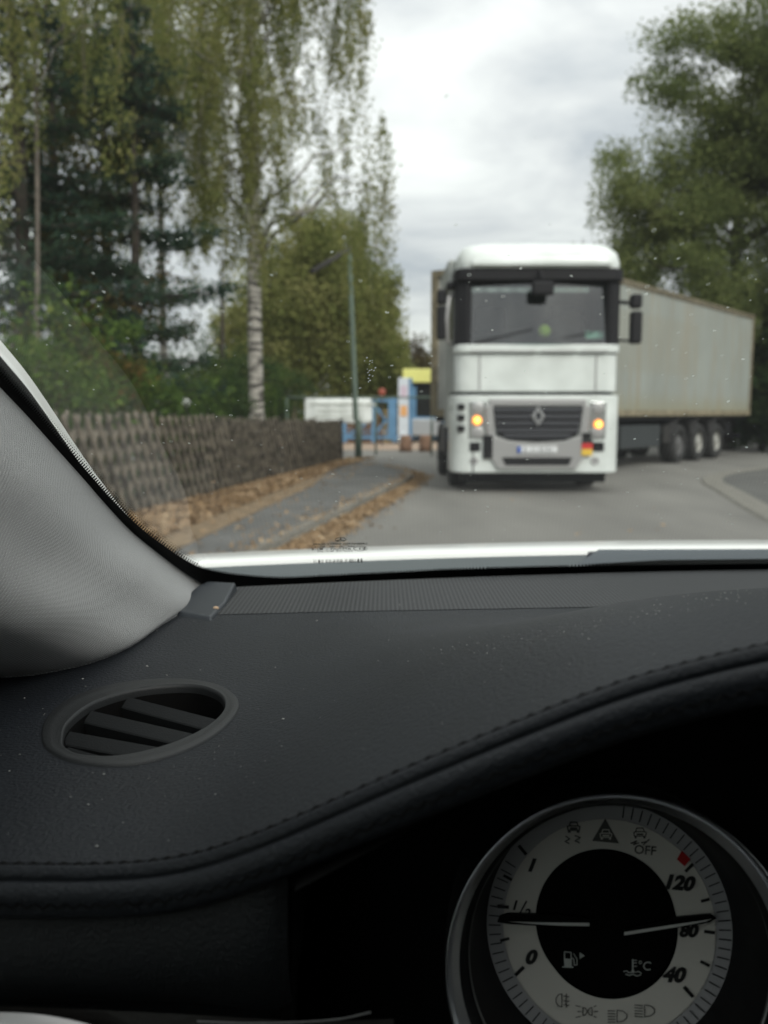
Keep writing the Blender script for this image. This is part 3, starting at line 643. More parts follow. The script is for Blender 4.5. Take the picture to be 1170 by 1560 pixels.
# things on its dashboard
o = MB().ball((0, 0, .1), (.095, .09, .1)).build('toy_ball', mat('lime_plush', (.62, .70, .08), .8)); o.location = (2.27 + .13, 12.55 + .30, 2.30)
tag(o, 'lime yellow round toy on the dashboard of the lorry', 'toy')
o = MB().box(-.17, .17, -.004, .004, 0, .11).build('paper_card', mat('pale_card', (.62, .82, .68), .7)); o.location = (2.27 + .9, 12.55 + .2, 2.29); o.rotation_euler = (R(-20), 0, 0)
tag(o, 'pale green card standing at the right of the lorry windscreen', 'card')
# front mirror hanging over the windscreen
mm_ = fix_normals(MB().box(-.16, .16, -.26, -.14, 2.86, 3.06).build('front_mirror', M_bp, T, .04)); MB().tube([(0, -.2, 3.05), (-.02, -.14, 3.2), (-.02, -.04, 3.22)], .025).build('mirror_arm', M_bp, mm_)
# grille
mb = MB(); mb.prism([(-.66, 1.28), (.66, 1.28), (.60, .86), (.42, .79), (0, .765), (-.42, .79), (-.60, .86)], -.012, .03, Matrix.Rotation(R(90), 4, 'X')); gr = fix_normals(mb.build('grille', M_bp, T))
for k, (z, hw_) in enumerate(((1.235, .655), (1.135, .64), (1.035, .62), (.935, .61), (.855, .50))):
    mb = MB(); mb.box(-hw_, hw_, -.05, -.014, z - .032, z + .03); fix_normals(mb.build('slat', M_lgs, gr, .008))
rbox('grille_top_bar', -.72, .72, -.04, .02, 1.29, 1.40, M_lg, .02)
for s in (-1, 1):
    mb = MB(); mb.prism([(s * .665, 1.30), (s * .78, 1.30), (s * .72, .62), (s * .62, .80)], .001, .045, Matrix.Rotation(R(90), 4, 'X')); fix_normals(mb.build('grille_side_bar', M_lg, T, .01))
mb = MB(); mb.prism([(-.66, .85), (-.42, .775), (0, .745), (.42, .775), (.66, .85), (.7, .55), (.58, .36), (-.58, .36), (-.7, .55)], .001, .05, Matrix.Rotation(R(90), 4, 'X')); lo = fix_normals(mb.build('lower_grille', M_lg, T, .01))
mb = MB(); mb.prism([(-.52, .535), (.52, .535), (.47, .42), (-.47, .42)], .05, .058, Matrix.Rotation(R(90), 4, 'X')); fix_normals(mb.build('intake_slot', M_bp, lo))
# emblem: diamond ring
def dia(w_, h_): return [(0, h_), (w_, 0), (0, -h_), (-w_, 0)]
mb = MB(); zc = 1.14; O_ = dia(.105, .155); I_ = dia(.045, .075); vs = []
for y, sc_o, sc_i in ((-.052, 1, 1), (-.085, .8, 1.25)):
    vs += [Vector((x * sc_o, y, zc + z * sc_o)) for x, z in O_] + [Vector((x * sc_i, y, zc + z * sc_i)) for x, z in I_]
fs = []
for k in range(4):
    k2 = (k + 1) % 4; fs += [(k, k2, 8 + k2, 8 + k), (8 + k, 8 + k2, 12 + k2, 12 + k), (12 + k, 12 + k2, 4 + k2, 4 + k)]
mb.add(vs, fs); mb.build('emblem', mat('emblem_chrome', (.62, .63, .64), .3, .7), T)
# number plate
M_pink = mat('plate_ink', (.12, .12, .13), .5)
pl = rbox('number_plate', -.30, .29, -.07, -.055, .605, .70, mat('plate_white', (.72, .74, .75), .4), .004)
rbox('euro_band', -.299, -.245, -.073, -.0705, .607, .698, mat('plate_blue', (.02, .09, .42), .4), 0, pl)
for x, kind in ((-.20, 'B'), (-.09, 'l'), (-.04, 'l'), (.03, 'B'), (.09, 'l'), (.14, 'B'), (.20, 'l')):
    mb = MB(); mb.box(x, x + .012, -.0735, -.0705, .62, .685)
    if kind == 'B': [mb.box(x + .012, x + .035, -.0735, -.0705, z, z + .01) for z in (.62, .648, .675)]
    mb.build('character', M_pink, pl)
# headlights with lit indicators
for s in (-1, 1):
    a, b = (-1.02, -.74) if s < 0 else (.76, 1.02)
    hl = fix_normals(MB().box(a, b, -.02, .05, .80, 1.37).build('headlight', M_lens, T, .03, 3))
    xc = -.895 if s < 0 else .90; zc = 1.08 if s < 0 else 1.02
    MB().lathe([(0, .03), (.035, .028), (.062, .012), (.07, 0)], 20, Matrix.Translation((xc, -.022, zc)) @ Matrix.Rotation(R(90), 4, 'X')).build('indicator', M_orange, hl)
    MB().lathe([(0, .012), (.03, .008), (.04, 0)], 16, Matrix.Translation((xc, -.05, zc)) @ Matrix.Rotation(R(90), 4, 'X')).build('bulb', M_core, hl)
    for zl in (1.26, .90): MB().lathe([(0, .006), (.07, .012), (.085, .004), (.09, 0)], 20, Matrix.Translation(((a + b) / 2, -.022, zl)) @ Matrix.Rotation(R(90), 4, 'X')).build('reflector', M_lg, hl)
    rbox('fog_recess', -1.0 if s < 0 else .83, -.84 if s < 0 else 1.0, -.012, .03, .62, .76, M_bp, .01)
    MB().lathe([(.045, .012), (.055, .01), (.06, 0), (.0, .002)], 18, Matrix.Translation((-.93 if s < 0 else .87, -.004, .48)) @ Matrix.Rotation(R(90), 4, 'X')).build('fog_lamp', M_lg, T)
rbox('step_recess', -.80, -.66, -.055, .03, .52, .86, M_bp, .01); rbox('step_recess', .655, .79, -.050, .03, .74, .90, M_bp, .01)
fl = rbox('flag_sticker', .655, .815, -.062, -.058, .745, .8, mat('flag_black', (.02, .02, .02), .5), 0)
rbox('red_band', .655, .815, -.0625, -.0585, .66, .744, mat('flag_red', (.55, .03, .03), .5), 0, fl); rbox('gold_band', .655, .815, -.0625, -.0585, .565, .659, mat('flag_gold', (.75, .50, .06), .5), 0, fl)
rbox('under_bumper_shade', -1.1, 1.1, .25, .5, .14, .32, M_bp, .02)  # black box added to darken the lit gap below the bumper
# entry steps on the left corner
for z in (1.28, 1.12, .96): rbox('entry_step', -1.18, -1.07, .012, .12, z - .045, z + .045, M_bp, .012)
rbox('entry_step', -1.262, -1.225, .25, .33, 1.2, 1.3, M_bp, .01)
# mirrors
for s in (-1, 1):
    x = s * 1.46
    if s < 0:
        m_ = rbox('mirror', x - .02, x + .12, .25, .42, 2.28, 2.78, M_bp, .04); rbox('wide_mirror', x - .02, x + .12, .25, .42, 2.80, 3.02, M_bp, .04, m_)
        fix_normals(MB().tube([(-1.22, .35, 2.95), (-1.30, .3, 2.9), (-1.33, .28, 2.6), (-1.32, .3, 2.25), (-1.22, .35, 2.2)], .035, 8).build('mirror_arm', M_lg, m_))
    else:
        m_ = rbox('mirror', x - .04, x + .13, .25, .42, 2.22, 2.70, M_bp, .04); rbox('wide_mirror', x - .05, x + .12, .25, .42, 2.74, 2.95, M_bp, .04, m_)
        fix_normals(MB().tube([(1.22, .35, 2.84), (1.40, .3, 2.82)], .03, 8).build('mirror_arm', M_bp, m_)); MB().tube([(1.22, .35, 2.28), (1.40, .3, 2.26)], .02, 8).build('mirror_arm', M_bp, m_)
rbox('kerb_mirror', -1.34, -1.22, .2, .5, 3.02, 3.12, M_bp, .03)
# lower side panels, chassis, wheels
rbox('side_skirt', -1.24, -1.2, .75, 1.95, .95, 1.5, M_sp, .01); rbox('side_skirt', 1.2, 1.24, .75, 1.95, .95, 1.5, M_sp, .01)
rbox('chassis', -.45, .45, .2, 5.0, .55, .95, M_bp, .02); rbox('engine', -.5, .5, .3, 1.6, .4, 1.45, M_bp, .02)
rbox('fuel_tank', -1.22, -.5, 2.2, 3.1, .45, 1.0, M_lgs, .08); rbox('fuel_tank', .5, 1.22, 2.2, 3.1, .45, 1.0, M_lgs, .08)
MB().lathe([(0, 0), (.45, 0), (.45, .06), (0, .06)], 24, Matrix.Translation((0, 3.85, 1.0))).build('fifth_wheel', M_dkm, T)
for s in (-1, 1): rbox('mudguard', s * 1.24 if s < 0 else .7, -.7 if s < 0 else 1.24, 3.25, 4.45, 1.08, 1.12, M_bp, .01)
def wheel(par, x, y, r=.5, wd=.3, s=1, rim=M_rim, loc=(0, 0, 0)):
    Mx = Matrix.Translation((x, y, r)) @ Matrix.Rotation(R(90 * s), 4, 'Y')
    t = MB().lathe([(r * .56, -wd / 2), (r * .93, -wd / 2), (r, -wd / 2 + .04), (r, wd / 2 - .04), (r * .93, wd / 2), (r * .58, wd / 2), (r * .56, wd / 2 - .05)], 36, Mx).build('wheel', M_tyre, par)
    k = MB().lathe([(r * .57, wd / 2 - .03), (r * .5, wd / 2 - .1), (r * .4, wd / 2 - .06), (r * .28, wd / 2 - .02), (r * .18, wd / 2), (0, wd / 2 + .01)], 24, Mx); k.build('rim', rim, t)
    return t
for s in (-1, 1):
    wheel(T, s * 1.05, 1.42, s=s); wheel(T, s * 1.0, 3.85, s=s, wd=.42, rim=M_rimd)
# ================================================================== TRAILER
M_cont = mat('container_paint', (.24, .256, .232), .6, var=.06, vs=1.2, vec=(1, 1, .5), c2=(.285, .312, .288), detail=8)
nt_ = M_cont.node_tree; n_ = nt_.nodes; l_ = nt_.links; pr_ = n_['Principled BSDF']
a_ = n_.new('ShaderNodeTexNoise'); mp_ = n_.new('ShaderNodeMapping'); mp_.inputs['Scale'].default_value = (3, 3, .35); tc_ = n_.new('ShaderNodeTexCoord'); l_.new(tc_.outputs['Object'], mp_.inputs[0]); l_.new(mp_.outputs[0], a_.inputs['Vector']); a_.inputs['Scale'].default_value = 1.6; a_.inputs['Detail'].default_value = 6
rr_ = n_.new('ShaderNodeValToRGB'); rr_.color_ramp.elements[0].position = .5; rr_.color_ramp.elements[1].position = .78; rr_.color_ramp.elements[0].color = (0, 0, 0, 1); rr_.color_ramp.elements[1].color = (.7, .7, .7, 1); l_.new(a_.outputs['Fac'], rr_.inputs[0])
mi_ = n_.new('ShaderNodeMixRGB'); src = pr_.inputs['Base Color'].links[0].from_socket; l_.new(rr_.outputs[0], mi_.inputs[0]); l_.new(src, mi_.inputs[1]); mi_.inputs[2].default_value = (.27, .22, .15, 1)
# darker rectangle of old paint on the lower forward part of the side
sx_ = n_.new('ShaderNodeSeparateXYZ'); l_.new(tc_.outputs['Object'], sx_.inputs[0])
def step(sock, a, b):
    m_ = n_.new('ShaderNodeMapRange'); m_.interpolation_type = 'SMOOTHSTEP'; l_.new(sock, m_.inputs[0]); m_.inputs[1].default_value = a; m_.inputs[2].default_value = b; return m_.outputs[0]
def mul(a, b):
    m_ = n_.new('ShaderNodeMath'); m_.operation = 'MULTIPLY'; l_.new(a, m_.inputs[0]); l_.new(b, m_.inputs[1]); return m_.outputs[0]
rect = mul(mul(step(sx_.outputs[1], 6.9, 6.5), step(sx_.outputs[2], 3.35, 3.2)), step(sx_.outputs[2], 1.95, 2.15))
mi2 = n_.new('ShaderNodeMixRGB'); ms_ = n_.new('ShaderNodeMath'); ms_.operation = 'MULTIPLY'; l_.new(rect, ms_.inputs[0]); ms_.inputs[1].default_value = .35; l_.new(ms_.outputs[0], mi2.inputs[0]); l_.new(mi_.outputs[0], mi2.inputs[1]); mi2.inputs[2].default_value = (.25, .24, .19, 1)
low = step(sx_.outputs[2], 1.75, 1.2); mi3 = n_.new('ShaderNodeMixRGB'); ms2 = n_.new('ShaderNodeMath'); ms2.operation = 'MULTIPLY'; l_.new(low, ms2.inputs[0]); ms2.inputs[1].default_value = .55; l_.new(ms2.outputs[0], mi3.inputs[0]); l_.new(mi2.outputs[0], mi3.inputs[1]); mi3.inputs[2].default_value = (.24, .22, .13, 1)
l_.new(mi3.outputs[0], pr_.inputs['Base Color'])
TA = 40.0
tr = empty('semi_trailer', (2.42, 16.4, 0), -R(TA), 'long grey green semi trailer angled away behind the white cab', 'trailer')
T = tr
Y0, Y1, ZB, ZT = -.9, 10.8, 1.12, 3.87
mb = MB(); s = Y0; k = 0; nx = int((Y1 - Y0) / .075)
for side in (-1, 1):
    rows = [[], []]
    for i in range(nx + 1):
        y = Y0 + .06 + (Y1 - Y0 - .12) * i / nx; d = (.0, .022, .022, 0)[i % 4]
        for j, z in enumerate((ZB + .12, ZT - .1)): rows[j].append(Vector((side * (1.20 - d), y, z)))
    mb.grid(rows if side > 0 else rows[::-1], False)
mb.build('side_walls', M_cont, T)
mb = MB(); rows = [[], []]
for i in range(31):
    x = -1.18 + 2.36 * i / 30; d = (0, .03, .03, 0)[i % 4]
    for j, z in enumerate((ZB + .12, ZT - .1)): rows[j].append(Vector((x, Y0 + .03 + d, z)))
mb.grid(rows, False).build('front_wall', mat('front_wall_paint', (.42, .43, .41), .6, var=.15, vs=2), T)
rbox('rear_door', -1.16, -.01, Y1 - .06, Y1 - .02, ZB + .12, ZT - .1, M_cont, .01); rbox('rear_door', .01, 1.16, Y1 - .06, Y1 - .02, ZB + .12, ZT - .1, M_cont, .01)
M_rail = mat('rail_paint', (.22, .19, .125), .7, var=.3, vs=6)
mb = MB()
for x in (-1.16, 1.16):
    mb.box(x - .06, x + .06, Y0 + .1, Y1 - .1, ZB, ZB + .13); mb.box(x - .055, x + .055, Y0 + .1, Y1 - .1, ZT - .11, ZT)
    for y in (Y0, Y1 - .1): mb.box(x - .065, x + .065, y, y + .1, ZB, ZT + .004)
for y in (Y0, Y1 - .1): mb.box(-1.095, 1.095, y, y + .08, ZB, ZB + .13); mb.box(-1.095, 1.095, y, y + .08, ZT - .11, ZT)
mb.build('frame', M_rail, T)
MB().box(-1.2, 1.2, Y0 + .08, Y1 - .1, ZT - .03, ZT - .012).build('roof', M_cont, T)
mb = MB(); [mb.box(1.216, 1.222, Y0 + .2 + i * .16, Y0 + .28 + i * .16, ZT - .085, ZT - .03) for i in range(72)]; mb.build('lashing_holes', M_bp, T)
rbox('floor', -1.1, 1.1, Y0, Y1, ZB - .1, ZB, M_bp, .0)
mb = MB(); [mb.box(x - .08, x + .08, Y0 + .2, Y1 - .2, .8, ZB - .1) for x in (-.5, .5)]; mb.build('chassis_rail', M_bp, T)
for s_ in (-1, 1):
    x0, x1 = sorted((s_ * .62, s_ * 1.12))
    rbox('side_locker', x0, x1, 2.6, 4.7, .42, .92, mat('locker_grey', (.03, .036, .038), .6) if s_ < 0 else bpy.data.materials['locker_grey'], .03)
    rbox('landing_leg', s_ * .8 - .07, s_ * .8 + .07, 1.9, 2.05, .35, 1.04, M_dkm, .01)
    for k, y in enumerate((5.8, 7.1, 8.4)):
        wheel(T, s_ * .98, y, .46, .36, s_, M_rimd if k == 0 else M_rim)
        mb = MB(); rows = [[Vector((s_ * (.78 + .42 * u), y + .58 * math.cos(a), .5 + .58 * math.sin(a))) for u in (0, 1)] for a in np.linspace(R(20), R(160), 9)]
        mb.grid(rows).build('mudguard', mat('mudguard_grey', (.05, .05, .05), .6) if 'mudguard_grey' not in bpy.data.materials else bpy.data.materials['mudguard_grey'], T)
rbox('under_run_bar', -1.1, 1.1, Y1 - .5, Y1 - .4, .5, .62, M_bp, .01); rbox('side_guard', 1.12, 1.15, 4.8, 5.2, .5, .9, M_dkm, .01)
for y in (5.8, 7.1, 8.4): MB().tube([(-.9, y, .49), (.9, y, .49)], .07, 10).build('axle', M_dkm, T)
rbox('air_tank', .62, 1.0, 9.2, 10.0, .6, .95, M_bp, .06)
# ================================================================== THE CAR WE SIT IN
CARLOC = Vector((.55, -.2, 0))
car = empty('car', CARLOC, 0, 'white car seen from its driver seat, with black leather dashboard and windscreen', 'car')
def cb(mb, name, m, parent=None, fix=False, **k):
    mb.v = [tuple(Vector(p) - CARLOC) for p in mb.v]
    o = mb.build(name, m, parent or car, **k)
    if fix: fix_normals(o)
    return o
def cbox(name, x0, x1, y0, y1, z0, z1, m, bev=.01, parent=None): return cb(MB().box(x0, x1, y0, y1, z0, z1), name, m, parent, True, bevel=bev)
M_lea = mat('black_leather', (.0100, .0120, .0152), .52, var=.12, vs=14, bump=.55, bs=560, bdist=.0015, spec=.24)
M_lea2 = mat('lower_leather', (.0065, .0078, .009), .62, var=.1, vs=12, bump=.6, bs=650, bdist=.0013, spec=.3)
M_vinyl = mat('vent_plastic', (.012, .0135, .0145), .55, bump=.4, bs=1300, bdist=.0005, spec=.4)
M_cap = mat('cap_plastic', (.026, .031, .037), .45, spec=.4)
M_black = mat('deep_black', (.003, .003, .003), .7, spec=.1)
M_frit = mat('frit_black', (.004, .004, .004), .6, spec=.1)
M_thread = mat('thread', (.006, .006, .007), .9)
M_body = mat('car_white', (.80, .82, .80), .3, coat=.5)
M_cowl = mat('cowl_grey', (.105, .12, .125), .7, var=.06, vs=6, spec=.15)
# perforated strip
M_grid = mat('mesh_grille', (.034, .037, .039), .6, spec=.3)
t_ = M_grid.node_tree; n_ = t_.nodes; l_ = t_.links; p_ = n_['Principled BSDF']; c_ = n_.new('ShaderNodeTexCoord')
mp_ = n_.new('ShaderNodeMapping'); mp_.inputs['Scale'].default_value = (270, 270, 270); l_.new(c_.outputs['Object'], mp_.inputs[0])
v_ = n_.new('ShaderNodeTexVoronoi'); v_.inputs['Scale'].default_value = 1; v_.inputs['Randomness'].default_value = 0; v_.voronoi_dimensions = '2D'; l_.new(mp_.outputs[0], v_.inputs['Vector'])
r_ = n_.new('ShaderNodeValToRGB'); r_.color_ramp.elements[0].position = .30; r_.color_ramp.elements[0].color = (.002, .002, .002, 1); r_.color_ramp.elements[1].position = .40; r_.color_ramp.elements[1].color = (.042, .045, .048, 1); l_.new(v_.outputs['Distance'], r_.inputs[0]); l_.new(r_.outputs[0], p_.inputs['Base Color'])
# woven pillar cloth
M_cloth = mat('pillar_cloth', (.42, .435, .44), .9, spec=.1)
t_ = M_cloth.node_tree; n_ = t_.nodes; l_ = t_.links; p_ = n_['Principled BSDF']
uv_ = n_.new('ShaderNodeUVMap'); hs = []
for ang in (38, -52):
    mp_ = n_.new('ShaderNodeMapping'); mp_.inputs['Rotation'].default_value = (0, 0, R(ang)); mp_.inputs['Scale'].default_value = (145, 145, 1); l_.new(uv_.outputs[0], mp_.inputs[0])
    w_ = n_.new('ShaderNodeTexWave'); w_.inputs['Scale'].default_value = 1 if ang > 0 else 1.0; w_.inputs['Distortion'].default_value = .15; l_.new(mp_.outputs[0], w_.inputs['Vector']); hs.append(w_.outputs['Fac'])
mm = n_.new('ShaderNodeMath'); mm.operation = 'MULTIPLY'; l_.new(hs[0], mm.inputs[0]); l_.new(hs[1], mm.inputs[1])
b_ = n_.new('ShaderNodeBump'); b_.inputs['Strength'].default_value = .7; b_.inputs['Distance'].default_value = .0008; l_.new(mm.outputs[0], b_.inputs['Height']); l_.new(b_.outputs[0], p_.inputs['Normal'])
r_ = n_.new('ShaderNodeValToRGB'); r_.color_ramp.elements[0].color = (.33, .335, .335, 1); r_.color_ramp.elements[1].color = (.55, .56, .56, 1); l_.new(mm.outputs[0], r_.inputs[0]); l_.new(r_.outputs[0], p_.inputs['Base Color'])
# ---- surfaces as functions
yd = lambda x: yb(x) - min(.04, max(.012, .034 - .045 * (x + .05)))
yb = lambda x: .825 + .16 * x - .15 * x * x
glz = lambda x, y: 1.04 + (yb(x) - y) / 2.1
GN = Vector((0, 1, 2.1)).normalized()
def gpt(px, py, off=0.): return at_f(px, py, glz, .08, 1.5) - GN * off
stp = [(-420, 1322), (-200, 1320), (0, 1313), (89, 1315), (178, 1314), (267, 1307), (329, 1291), (391, 1268), (462, 1239), (532, 1206), (663, 1149), (795, 1094), (927, 1042), (981, 1025), (1102, 993), (1170, 979), (1260, 962)]
ylip = lambda px: float(np.interp(px, [250, 700], [.285, .262]))
lip = [at_y(a, b, ylip(a)) for a, b in stp]
LX = [-.5] + [p.x for p in lip] + [.22, .34, .44, .56, 1.4]; LZ = [1.04] + [max(1.037, p.z) for p in lip] + [1.137, 1.137, 1.11, 1.06, 1.05]; LY = [.285] + [p.y for p in lip] + [.262, .262, .27, .285, .285]
_xs = np.linspace(-.5, 1.4, 800); _k = np.ones(13) / 13
_z = np.interp(_xs, LX, LZ); _z = np.convolve(np.pad(_z, 6, 'edge'), _k, 'valid'); _y = np.convolve(np.pad(np.interp(_xs, LX, LY), 6, 'edge'), _k, 'valid')
zl = lambda x: float(np.interp(x, _xs, _z)); yl = lambda x: float(np.interp(x, _xs, _y))
DK = [-.1, 0, .06, .12, .17, .26, .33, .39, 2]; DV = [1, 1, .97, .86, .70, .36, .12, 0, 0]
_d = np.linspace(-.1, .8, 400); _dv = np.interp(_d, DK, DV); _dv = np.convolve(np.pad(_dv, 10, 'edge'), np.ones(21) / 21, 'valid')
h = lambda x, y: 1.04 + (zl(x) - 1.04) * float(np.interp(y - yl(x), _d, _dv))
def dpt(px, py, off=0.): 
    p = at_f(px, py, h, .2, .95); p.z += off; return p
# ---- side vent outline, traced on the dashboard top
vo = [(64, 1125), (72, 1095), (110, 1064), (180, 1043), (260, 1036), (325, 1043), (358, 1062), (362, 1085), (330, 1120), (270, 1150), (190, 1168), (115, 1163), (76, 1146)]
vi = [(94, 1128), (103, 1101), (145, 1070), (215, 1050), (290, 1045), (332, 1056), (344, 1077), (325, 1103), (280, 1128), (225, 1146), (170, 1155), (120, 1152), (98, 1141)]
VO = closed_spline([dpt(*p) for p in vo], 6); VI = closed_spline([dpt(*p) for p in vi], 6)
vc = sum(VI, Vector()) / len(VI)
def inside(x, y, P, sc=1.):
    c = False; n = len(P)
    for i in range(n):
        a = P[i]; b = P[i - 1]; ax, ay = vc.x + (a.x - vc.x) * sc, vc.y + (a.y - vc.y) * sc; bx_, by_ = vc.x + (b.x - vc.x) * sc, vc.y + (b.y - vc.y) * sc
        if (ay > y) != (by_ > y) and x < (bx_ - ax) * (y - ay) / (by_ - ay) + ax: c = not c
    return c
# ---- dashboard top
mb = MB(); xs = list(np.arange(-.46, .32, .005)) + list(np.arange(.32, 1.36, .03)); ts = np.linspace(0, 1, 90)
V = []; idx = {}
for i, x in enumerate(xs):
    for j, t in enumerate(ts):
        y = yl(x) + (yd(x) - yl(x)) * t; V.append(Vector((x, y, h(x, y))))
F = []; nj = len(ts)
for i in range(len(xs) - 1):
    for j in range(nj - 1):
        c = V[i * nj + j]
        if abs(c.x - vc.x) < .08 and abs(c.y - vc.y) < .08 and inside((c.x + V[(i + 1) * nj + j].x) / 2, (c.y + V[i * nj + j + 1].y) / 2, VI, 1.06): continue
        F.append((i * nj + j, (i + 1) * nj + j, (i + 1) * nj + j + 1, i * nj + j + 1))
mb.add(V, F, True); dash = cb(mb, 'dashboard_top', M_lea)
# ---- lip with two rolls
prof = [(-.0002, .0), (.0006, .0011), (.0012, .0008), (.0016, -.0001), (.0026, -.0006), (.0038, .0004), (.0047, .0018), (.0051, .0031), (.0044, .0041), (.0047, .0043), (.0062, .0038), (.0070, .0041), (.0084, .0052), (.0093, .0072), (.0095, .0092), (.0092, .0106), (.0094, .0116), (.0092, .0145), (.0075, .0168), (.004, .0185), (-.002, .019)]
sx = list(np.arange(-.46, .34, .0022)) + list(np.arange(.34, 1.36, .02)); rows = []
for x in sx:
    rows.append([Vector((x, yl(x) - o_, zl(x) - d_)) for o_, d_ in prof])
lipo = cb(MB().grid(rows), 'dashboard_lip', M_lea)
mb = MB(); x = -.30; k = 0
while x < .33:
    a = Vector((x, yl(x) - .0003, zl(x) - .0005)); b = Vector((x + .0036, yl(x + .0036) - .0008, zl(x + .0036) - .0004)); mb.tube([a, (a + b) / 2 + Vector((0, 0, .0003)), b + Vector((0, -.0004, 0))], [.0005, .0011, .0007], 5)
    x2 = x + .0028; a = Vector((x, yl(x) - .0096, zl(x) - .0098)); b = Vector((x2, yl(x2) - .0097, zl(x2) - .0116)); c = Vector((x + .0052, yl(x + .0052) - .0096, zl(x + .0052) - .0098)); mb.tube([a, b, c], .00042, 4)
    x += .0054
cb(mb, 'stitching', M_black, lipo)
# ---- fascia left of the instruments
XR = at_y(442, 1450, .28).x
mb = MB(); rows = []
for x in list(np.linspace(-.46, XR - .006, 60)) + [XR - .003, XR]:
    y0 = yl(x) - .004; z0 = zl(x) - .0185; e_ = max(0, (x - (XR - .012)) / .012) ** 2 * .006; zb = .985 + .004 * math.sin(x * 9)
    rows.append([Vector((x, y0 + .004 * math.sin(t * math.pi) * -1 + e_ + .010 * t ** 3, z0 + (zb - z0) * t)) for t in np.linspace(0, 1, 12)])
cb(MB().grid(rows), 'fascia', M_lea2)
cb(MB().box(XR - .004, XR, .286, .46, .90, zl(XR) - .02), 'recess_wall', M_black)
# underside of the instrument hood and the black instrument housing
rows = [[Vector((x, y, z)) for x in np.linspace(XR + .004, .62, 40)] for y, z in ((.26, 0), (.3, -.006), (.36, -.015), (.42, -.02))]
for r_ in rows:
    for v in r_: v.z = zl(v.x) - .0192 + v.z
cb(MB().grid(rows), 'hood_underside', M_black)
# lower dash, trim strips
cb(MB().box(-.40, XR, .30, .36, .60, .984), 'lower_dash', M_lea2)
cb(MB().box(XR - .01, 1.40, .36, .80, .60, .93), 'lower_dash', M_black)
M_alu = mat('satin_trim', (.42, .41, .41), .35, .3)
up = spline([at_y(a, b, .272) for a, b in ((-200, 1541), (-100, 1541), (0, 1542), (55, 1545), (100, 1552), (140, 1562), (190, 1580), (240, 1610))], 40); dn = [p + Vector((-.012, -.012, -.03)) for p in up]
cb(MB().grid([up, [p + Vector((0, -.004, -.002)) for p in up], dn]), 'trim_strip', M_alu)
up = spline([at_y(a, b, .276) for a, b in ((300, 1556), (380, 1559), (460, 1557), (520, 1552), (565, 1542))], 20)
cb(MB().tube(up, .00035, 6), 'trim_line', mat('dull_trim', (.12, .12, .12), .5))
cb(MB().grid([spline([at_y(a, b, .279) for a, b in ((-200, 1534), (0, 1533), (200, 1541), (380, 1551), (480, 1556), (600, 1552))], 30), spline([at_y(a, b, .275) for a, b in ((-200, 1600), (0, 1600), (200, 1600), (380, 1610), (480, 1616), (600, 1612))], 30)]), 'wood_trim', mat('dark_wood', (.012, .011, .010), .3, bump=.4, bs=400, bdist=.0006))
# ---- vent: rim, well and vanes
def offp(P, dz, sc=1.): return [Vector((vc.x + (p.x - vc.x) * sc, vc.y + (p.y - vc.y) * sc, p.z + dz)) for p in P]
rows = [offp(VO, -.0012, 1.012), offp(VO, .0008, 1.0), offp(VO, .0014, .985), [a.lerp(b, .5) + Vector((0, 0, .0012)) for a, b in zip(VO, VI)], offp(VI, .0010, 1.015), offp(VI, .0012, 1.0), offp(VI, -.0010, .988), offp(VI, -.004, .985)]
rows = [r + [r[0]] for r in rows]; vent = cb(MB().grid(rows), 'air_vent', M_vinyl)
rows = [offp(VI, -.004, .985), offp(VI, -.016, .97), offp(VI, -.04, .92)]; rows = [r + [r[0]] for r in rows]; mb = MB().grid(rows); q = offp(VI, -.04, .93); mb.add(q, [tuple(range(len(q)))]); cb(mb, 'well', M_black, vent)
def clipv(a, b, sc=.985):
    "longest stretch of line a-b inside the opening"
    L_ = [a.lerp(b, t) for t in np.linspace(-.4, 1.4, 120)]; I = [p for p in L_ if inside(p.x, p.y, VI, sc)]
    return (I[0], I[-1]) if len(I) > 3 else None
for (a, b), wdt in ((((104, 1110), (262, 1138)), .0066), (((152, 1082), (312, 1118)), .0066), (((212, 1062), (338, 1094)), .0058), (((98, 1134), (180, 1156)), .008)):
    a = dpt(*a); b = dpt(*b); c = clipv(a, b)
    if not c: continue
    a, b = c; d = (b - a).normalized(); nn = Vector((-d.y, d.x, 0)); mb = MB()
    sec = [(-.5, -.0078), (-.42, -.0070), (.36, -.0026), (.5, -.0034), (.42, -.021), (-.1, -.022)]
    rows = [[p + nn * wdt * s_ + Vector((0, 0, z_)) for s_, z_ in sec + sec[:1]] for p in (a, a.lerp(b, .33), a.lerp(b, .66), b)]
    mb.grid(rows, False); vn = cb(mb, 'vane', M_vinyl, vent)
mb = MB(); a = dpt(120, 1160); b = dpt(300, 1065)
# ---- mesh strip along the windscreen
xs2 = np.arange(-.135, 1.25, .01); rows = [[], []]
for x in xs2:
    y0 = .656 + .10 * (x + .13) - .05 * (x + .13) ** 2; y1 = yd(x) - .0005
    rows[0].append(Vector((x + .0, y0, h(x, y0) + .0004))); rows[1].append(Vector((x + .0, y1, h(x, y1) + .0004)))
R2 = []
for t in np.linspace(0, 1, 10): R2.append([Vector((a.x, a.y + (b.y - a.y) * t, h(a.x, a.y + (b.y - a.y) * t) + .0004)) for a, b in zip(*rows)])
cb(MB().grid(R2[::1]), 'defroster_grille', M_grid)
